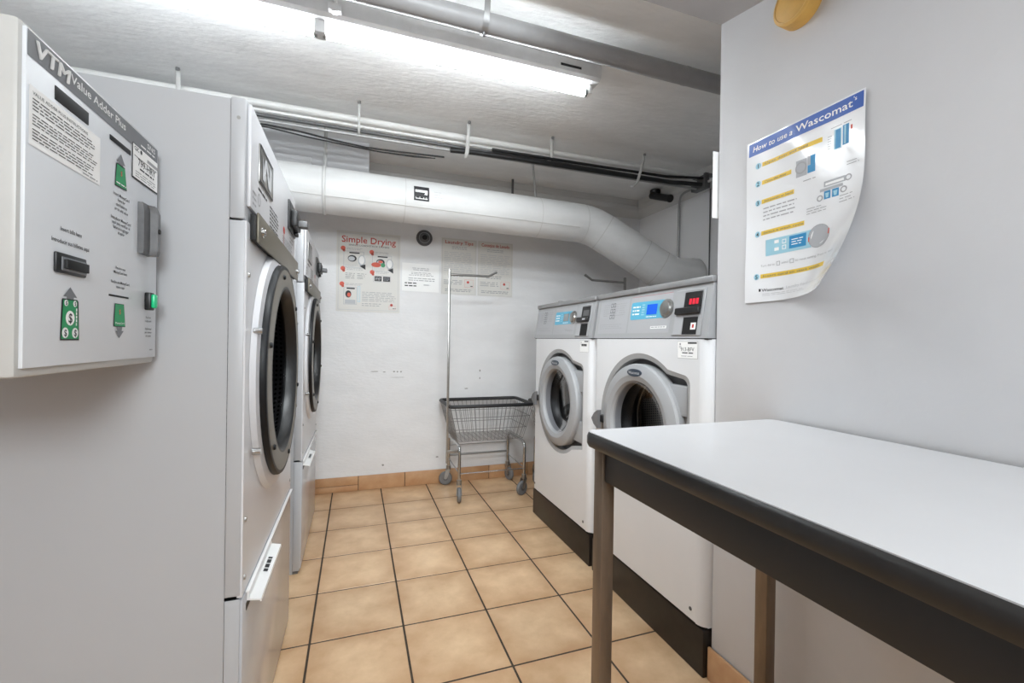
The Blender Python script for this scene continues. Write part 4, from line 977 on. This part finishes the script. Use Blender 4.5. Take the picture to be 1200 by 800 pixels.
def pic(u, v, kind):
    pr.item('picture_'+dict(a='open_door', b='loading', c='settings', d='display', e='start')[kind])
    pr.ell(m_red2, u-.012, v+.022, .016); pr.ell(m_red2, u-.006, v+.006, .009)
    pr.lines(m_ink2, u+.012, v+.012, u+.13, v+.03, 2, 0, .3, .02, .3, seed=int(u*1000+v*100))
    if kind in 'ab':
        pr.frame(m_pgrey, u-.008, v-.115, u+.13, v+.004, .003); pr.rect(m_ink, u+.03, v-.012, u+.10, v-.003)
        pr.ell(m_ink, u+.05, v-.048, .03, .024, 1); pr.ell(m_pgrey, u+.046, v-.05, .022, .016, 2); pr.ell(m_pgrey, u+.115, v-.06, .026, .040, 1); pr.ell(m_whitep, u+.115, v-.056, .018, .03, 2)
        pr.poly(m_ink, [(u+.1, v-.10), (u+.14, v-.085), (u+.142, v-.125), (u+.125, v-.115)], 2)
        pr.lines(m_ink3, u+.0, v-.112, u+.08, v-.09, 3, 1, .3, .03, .2)
        if kind == 'b': pr.ell(m_red2, u+.02, v-.068, .034, .018, 3); pr.ell(m_red2, u+.05, v-.045, .016, .010, 4); pr.ell(m_green, u+.068, v-.068, .016, .016, 4)
    elif kind == 'c':
        for q in range(2): pr.lines(m_ink, u+.005+q*.08, v-.05, u+.07+q*.08, v-.004, 4, 0, .2, .03, .4, seed=q+31)
    elif kind == 'd':
        pr.rect(m_ink, u+.005, v-.042, u+.055, v-.006); pr.rect(m_ink, u+.065, v-.042, u+.115, v-.006); pr.frame(m_pgrey, u-.004, v-.048, u+.12, v, .002)
        pr.lines(m_whitep, u+.01, v-.036, u+.05, v-.012, 3, 1, .25, .014, .2); pr.lines(m_pgrey, u+.07, v-.036, u+.11, v-.012, 3, 1, .25, .014, .2)
    else:
        pr.frame(m_pgrey, u, v-.125, u+.09, v, .003); pr.rect(m_ink, u+.02, v-.014, u+.075, v-.004); pr.ell(m_ink, u+.032, v-.05, .020, .026, 1); pr.ell(m_red2, u+.036, v-.055, .012, .015, 2)
        pr.frame(m_lblue, u+.095, v-.105, u+.112, v+.008, .003); pr.rect(m_pgrey, u+.01, v-.12, u+.08, v-.09)
pic(.055, .43, 'a'); pic(.25, .415, 'b'); pic(.055, .285, 'c'); pic(.255, .27, 'd'); pic(.05, .175, 'e')
pr.item('body_print'); pr.lines(m_ink2, .175, .075, .415, .150, 6, 0, .32, .03, .3, seed=41); pr.lines(m_ink2, .175, .04, .34, .068, 2, 0, .32, .03, .3, seed=42)
pr.ell(m_red, .382, .056, .010); pr.frame(m_red2, .365, .022, .41, .05, .001); pr.lines(m_ink, .39, .026, .415, .034, 1, 0, .5, .012, 0)
pr.done(o, NM)
o, pr = sheet('notice', 'small white typed notice on back wall right of the drying poster', 'notice', .318, .594, 1.462, 1.672, m_whitep, .001, dz=-.002)
pr.lines(m_ink3, .07, .155, .21, .18, 2, 0, .4, .03, .3, 'c', seed=51); pr.lines(m_ink2, .05, .115, .235, .145, 3, 0, .35, .025, .2, 'c', seed=52); pr.lines(m_ink2, .04, .075, .25, .105, 2, 0, .35, .025, .1, 'c', seed=53)
pr.lines(m_ink, .02, .03, .115, .07, 2, 0, .4, .03, .1, seed=54); pr.lines(m_ink3, .16, .04, .21, .06, 1, 0, .4, .03, .1)
pr.done(o, NM)
for x0, x1, head, lb, sd in [(.611, .888, 'Laundry Tips', 'pale tips poster with red English heading behind the hanger pole', 61), (.899, 1.190, 'Consejos de Lavado', 'pale tips poster with red Spanish heading, rightmost on back wall', 71)]:
    o, pr = sheet('tips_poster', lb, 'poster', x0, x1, 1.452, 1.885, m_cream2)
    W_ = x1-x0; H_ = .433
    pr.frame(m_ink3, .006, .006, W_-.006, H_-.006, .002)
    pr.item('heading'); pr.text(m_red, head, W_/2, H_-.042, .025, w=W_*.8, align='c', bold=True)
    pr.item('body_print'); pr.lines(m_ink2, .07, H_-.085, W_-.07, H_-.058, 2, 0, .35, .02, .3, 'c', seed=sd)
    pr.lines(m_ink3, .02, .175, W_-.02, H_-.10, 11, 0, .3, .05, .12, seed=sd+1); pr.lines(m_ink2, .07, .135, W_*.7, .165, 2, 0, .4, .03, .2, seed=sd+2)
    pr.lines(m_ink2, .02, .075, W_*.62, .115, 3, 0, .4, .05, .1, seed=sd+3)
    pr.ell(m_red, W_*.76, .100, .010); pr.frame(m_red2, W_*.66, .06, W_*.92, .12, .0012); pr.lines(m_ink, W_*.83, .064, W_*.9, .074, 1, 0, .6, .014, 0)
    pr.lines(m_ink2, .03, .02, W_-.03, .045, 2, 0, .5, .03, .05, seed=sd+4)
    pr.done(o, NM)
# round black cap on the back wall
vc = thing('round_vent', 'round dark vent cap on back wall above the notice', 'vent', (.478, YB, 1.867))
MB().lathe([(.060, 0), (.060, -.012), (.052, -.02), (.045, -.014), (.036, -.014), (.034, -.026), (.024, -.03), (.022, -.012), (.0, -.012)], (.478, YB, 1.867), 'y', 32).build('cap', m_jbox, vc)
MB().lathe([(.042, -.0165), (.040, -.019), (.038, -.0165)], (.478, YB, 1.867), 'y', 32, closed=True).build('ring', m_pgrey, vc)
MB().lathe([(.018, -.030), (.014, -.034), (.0, -.034)], (.478, YB, 1.867), 'y', 16).build('plug', m_dark, vc)
# yellow disc on the right wall
yd = thing('yellow_disc', 'round yellow plastic disc high on the right wall under the soffit', 'alarm', (XP, .862, 2.01))
MB().lathe([(.0, -.040), (.052, -.040), (.057, -.036), (.059, -.002), (.059, 0)], (XP, .862, 2.012), 'x', 40).build('cover', m_yellow, yd)
MB().lathe([(.050, -.0405), (.049, -.0415), (.048, -.0405)], (XP, .862, 2.012), 'x', 40, closed=True).build('edge_ring', mat('yellow_edge', (232, 196, 128), .5), yd)
# ------------------------------------------------------------------ phrases shared by repeats
GROUPS = {'tumble_dryer': 'tumble dryers along the left wall', 'washing_machine': 'front loading washers in the alcove', 'laundry_cart': 'laundry carts by the back wall',
          'conduit': 'conduits under the ceiling', 'cable': 'black cables along the conduits', 'conduit_strap': 'straps on the conduit bundle', 'duct_strap': 'straps on the exhaust duct',
          'tips_poster': 'posters on the back wall', 'drying_poster': 'posters on the back wall'}
for o in bpy.data.objects:
    if o.parent is None and o.name.split('.')[0] in GROUPS: o['group'] = GROUPS[o.name.split('.')[0]]
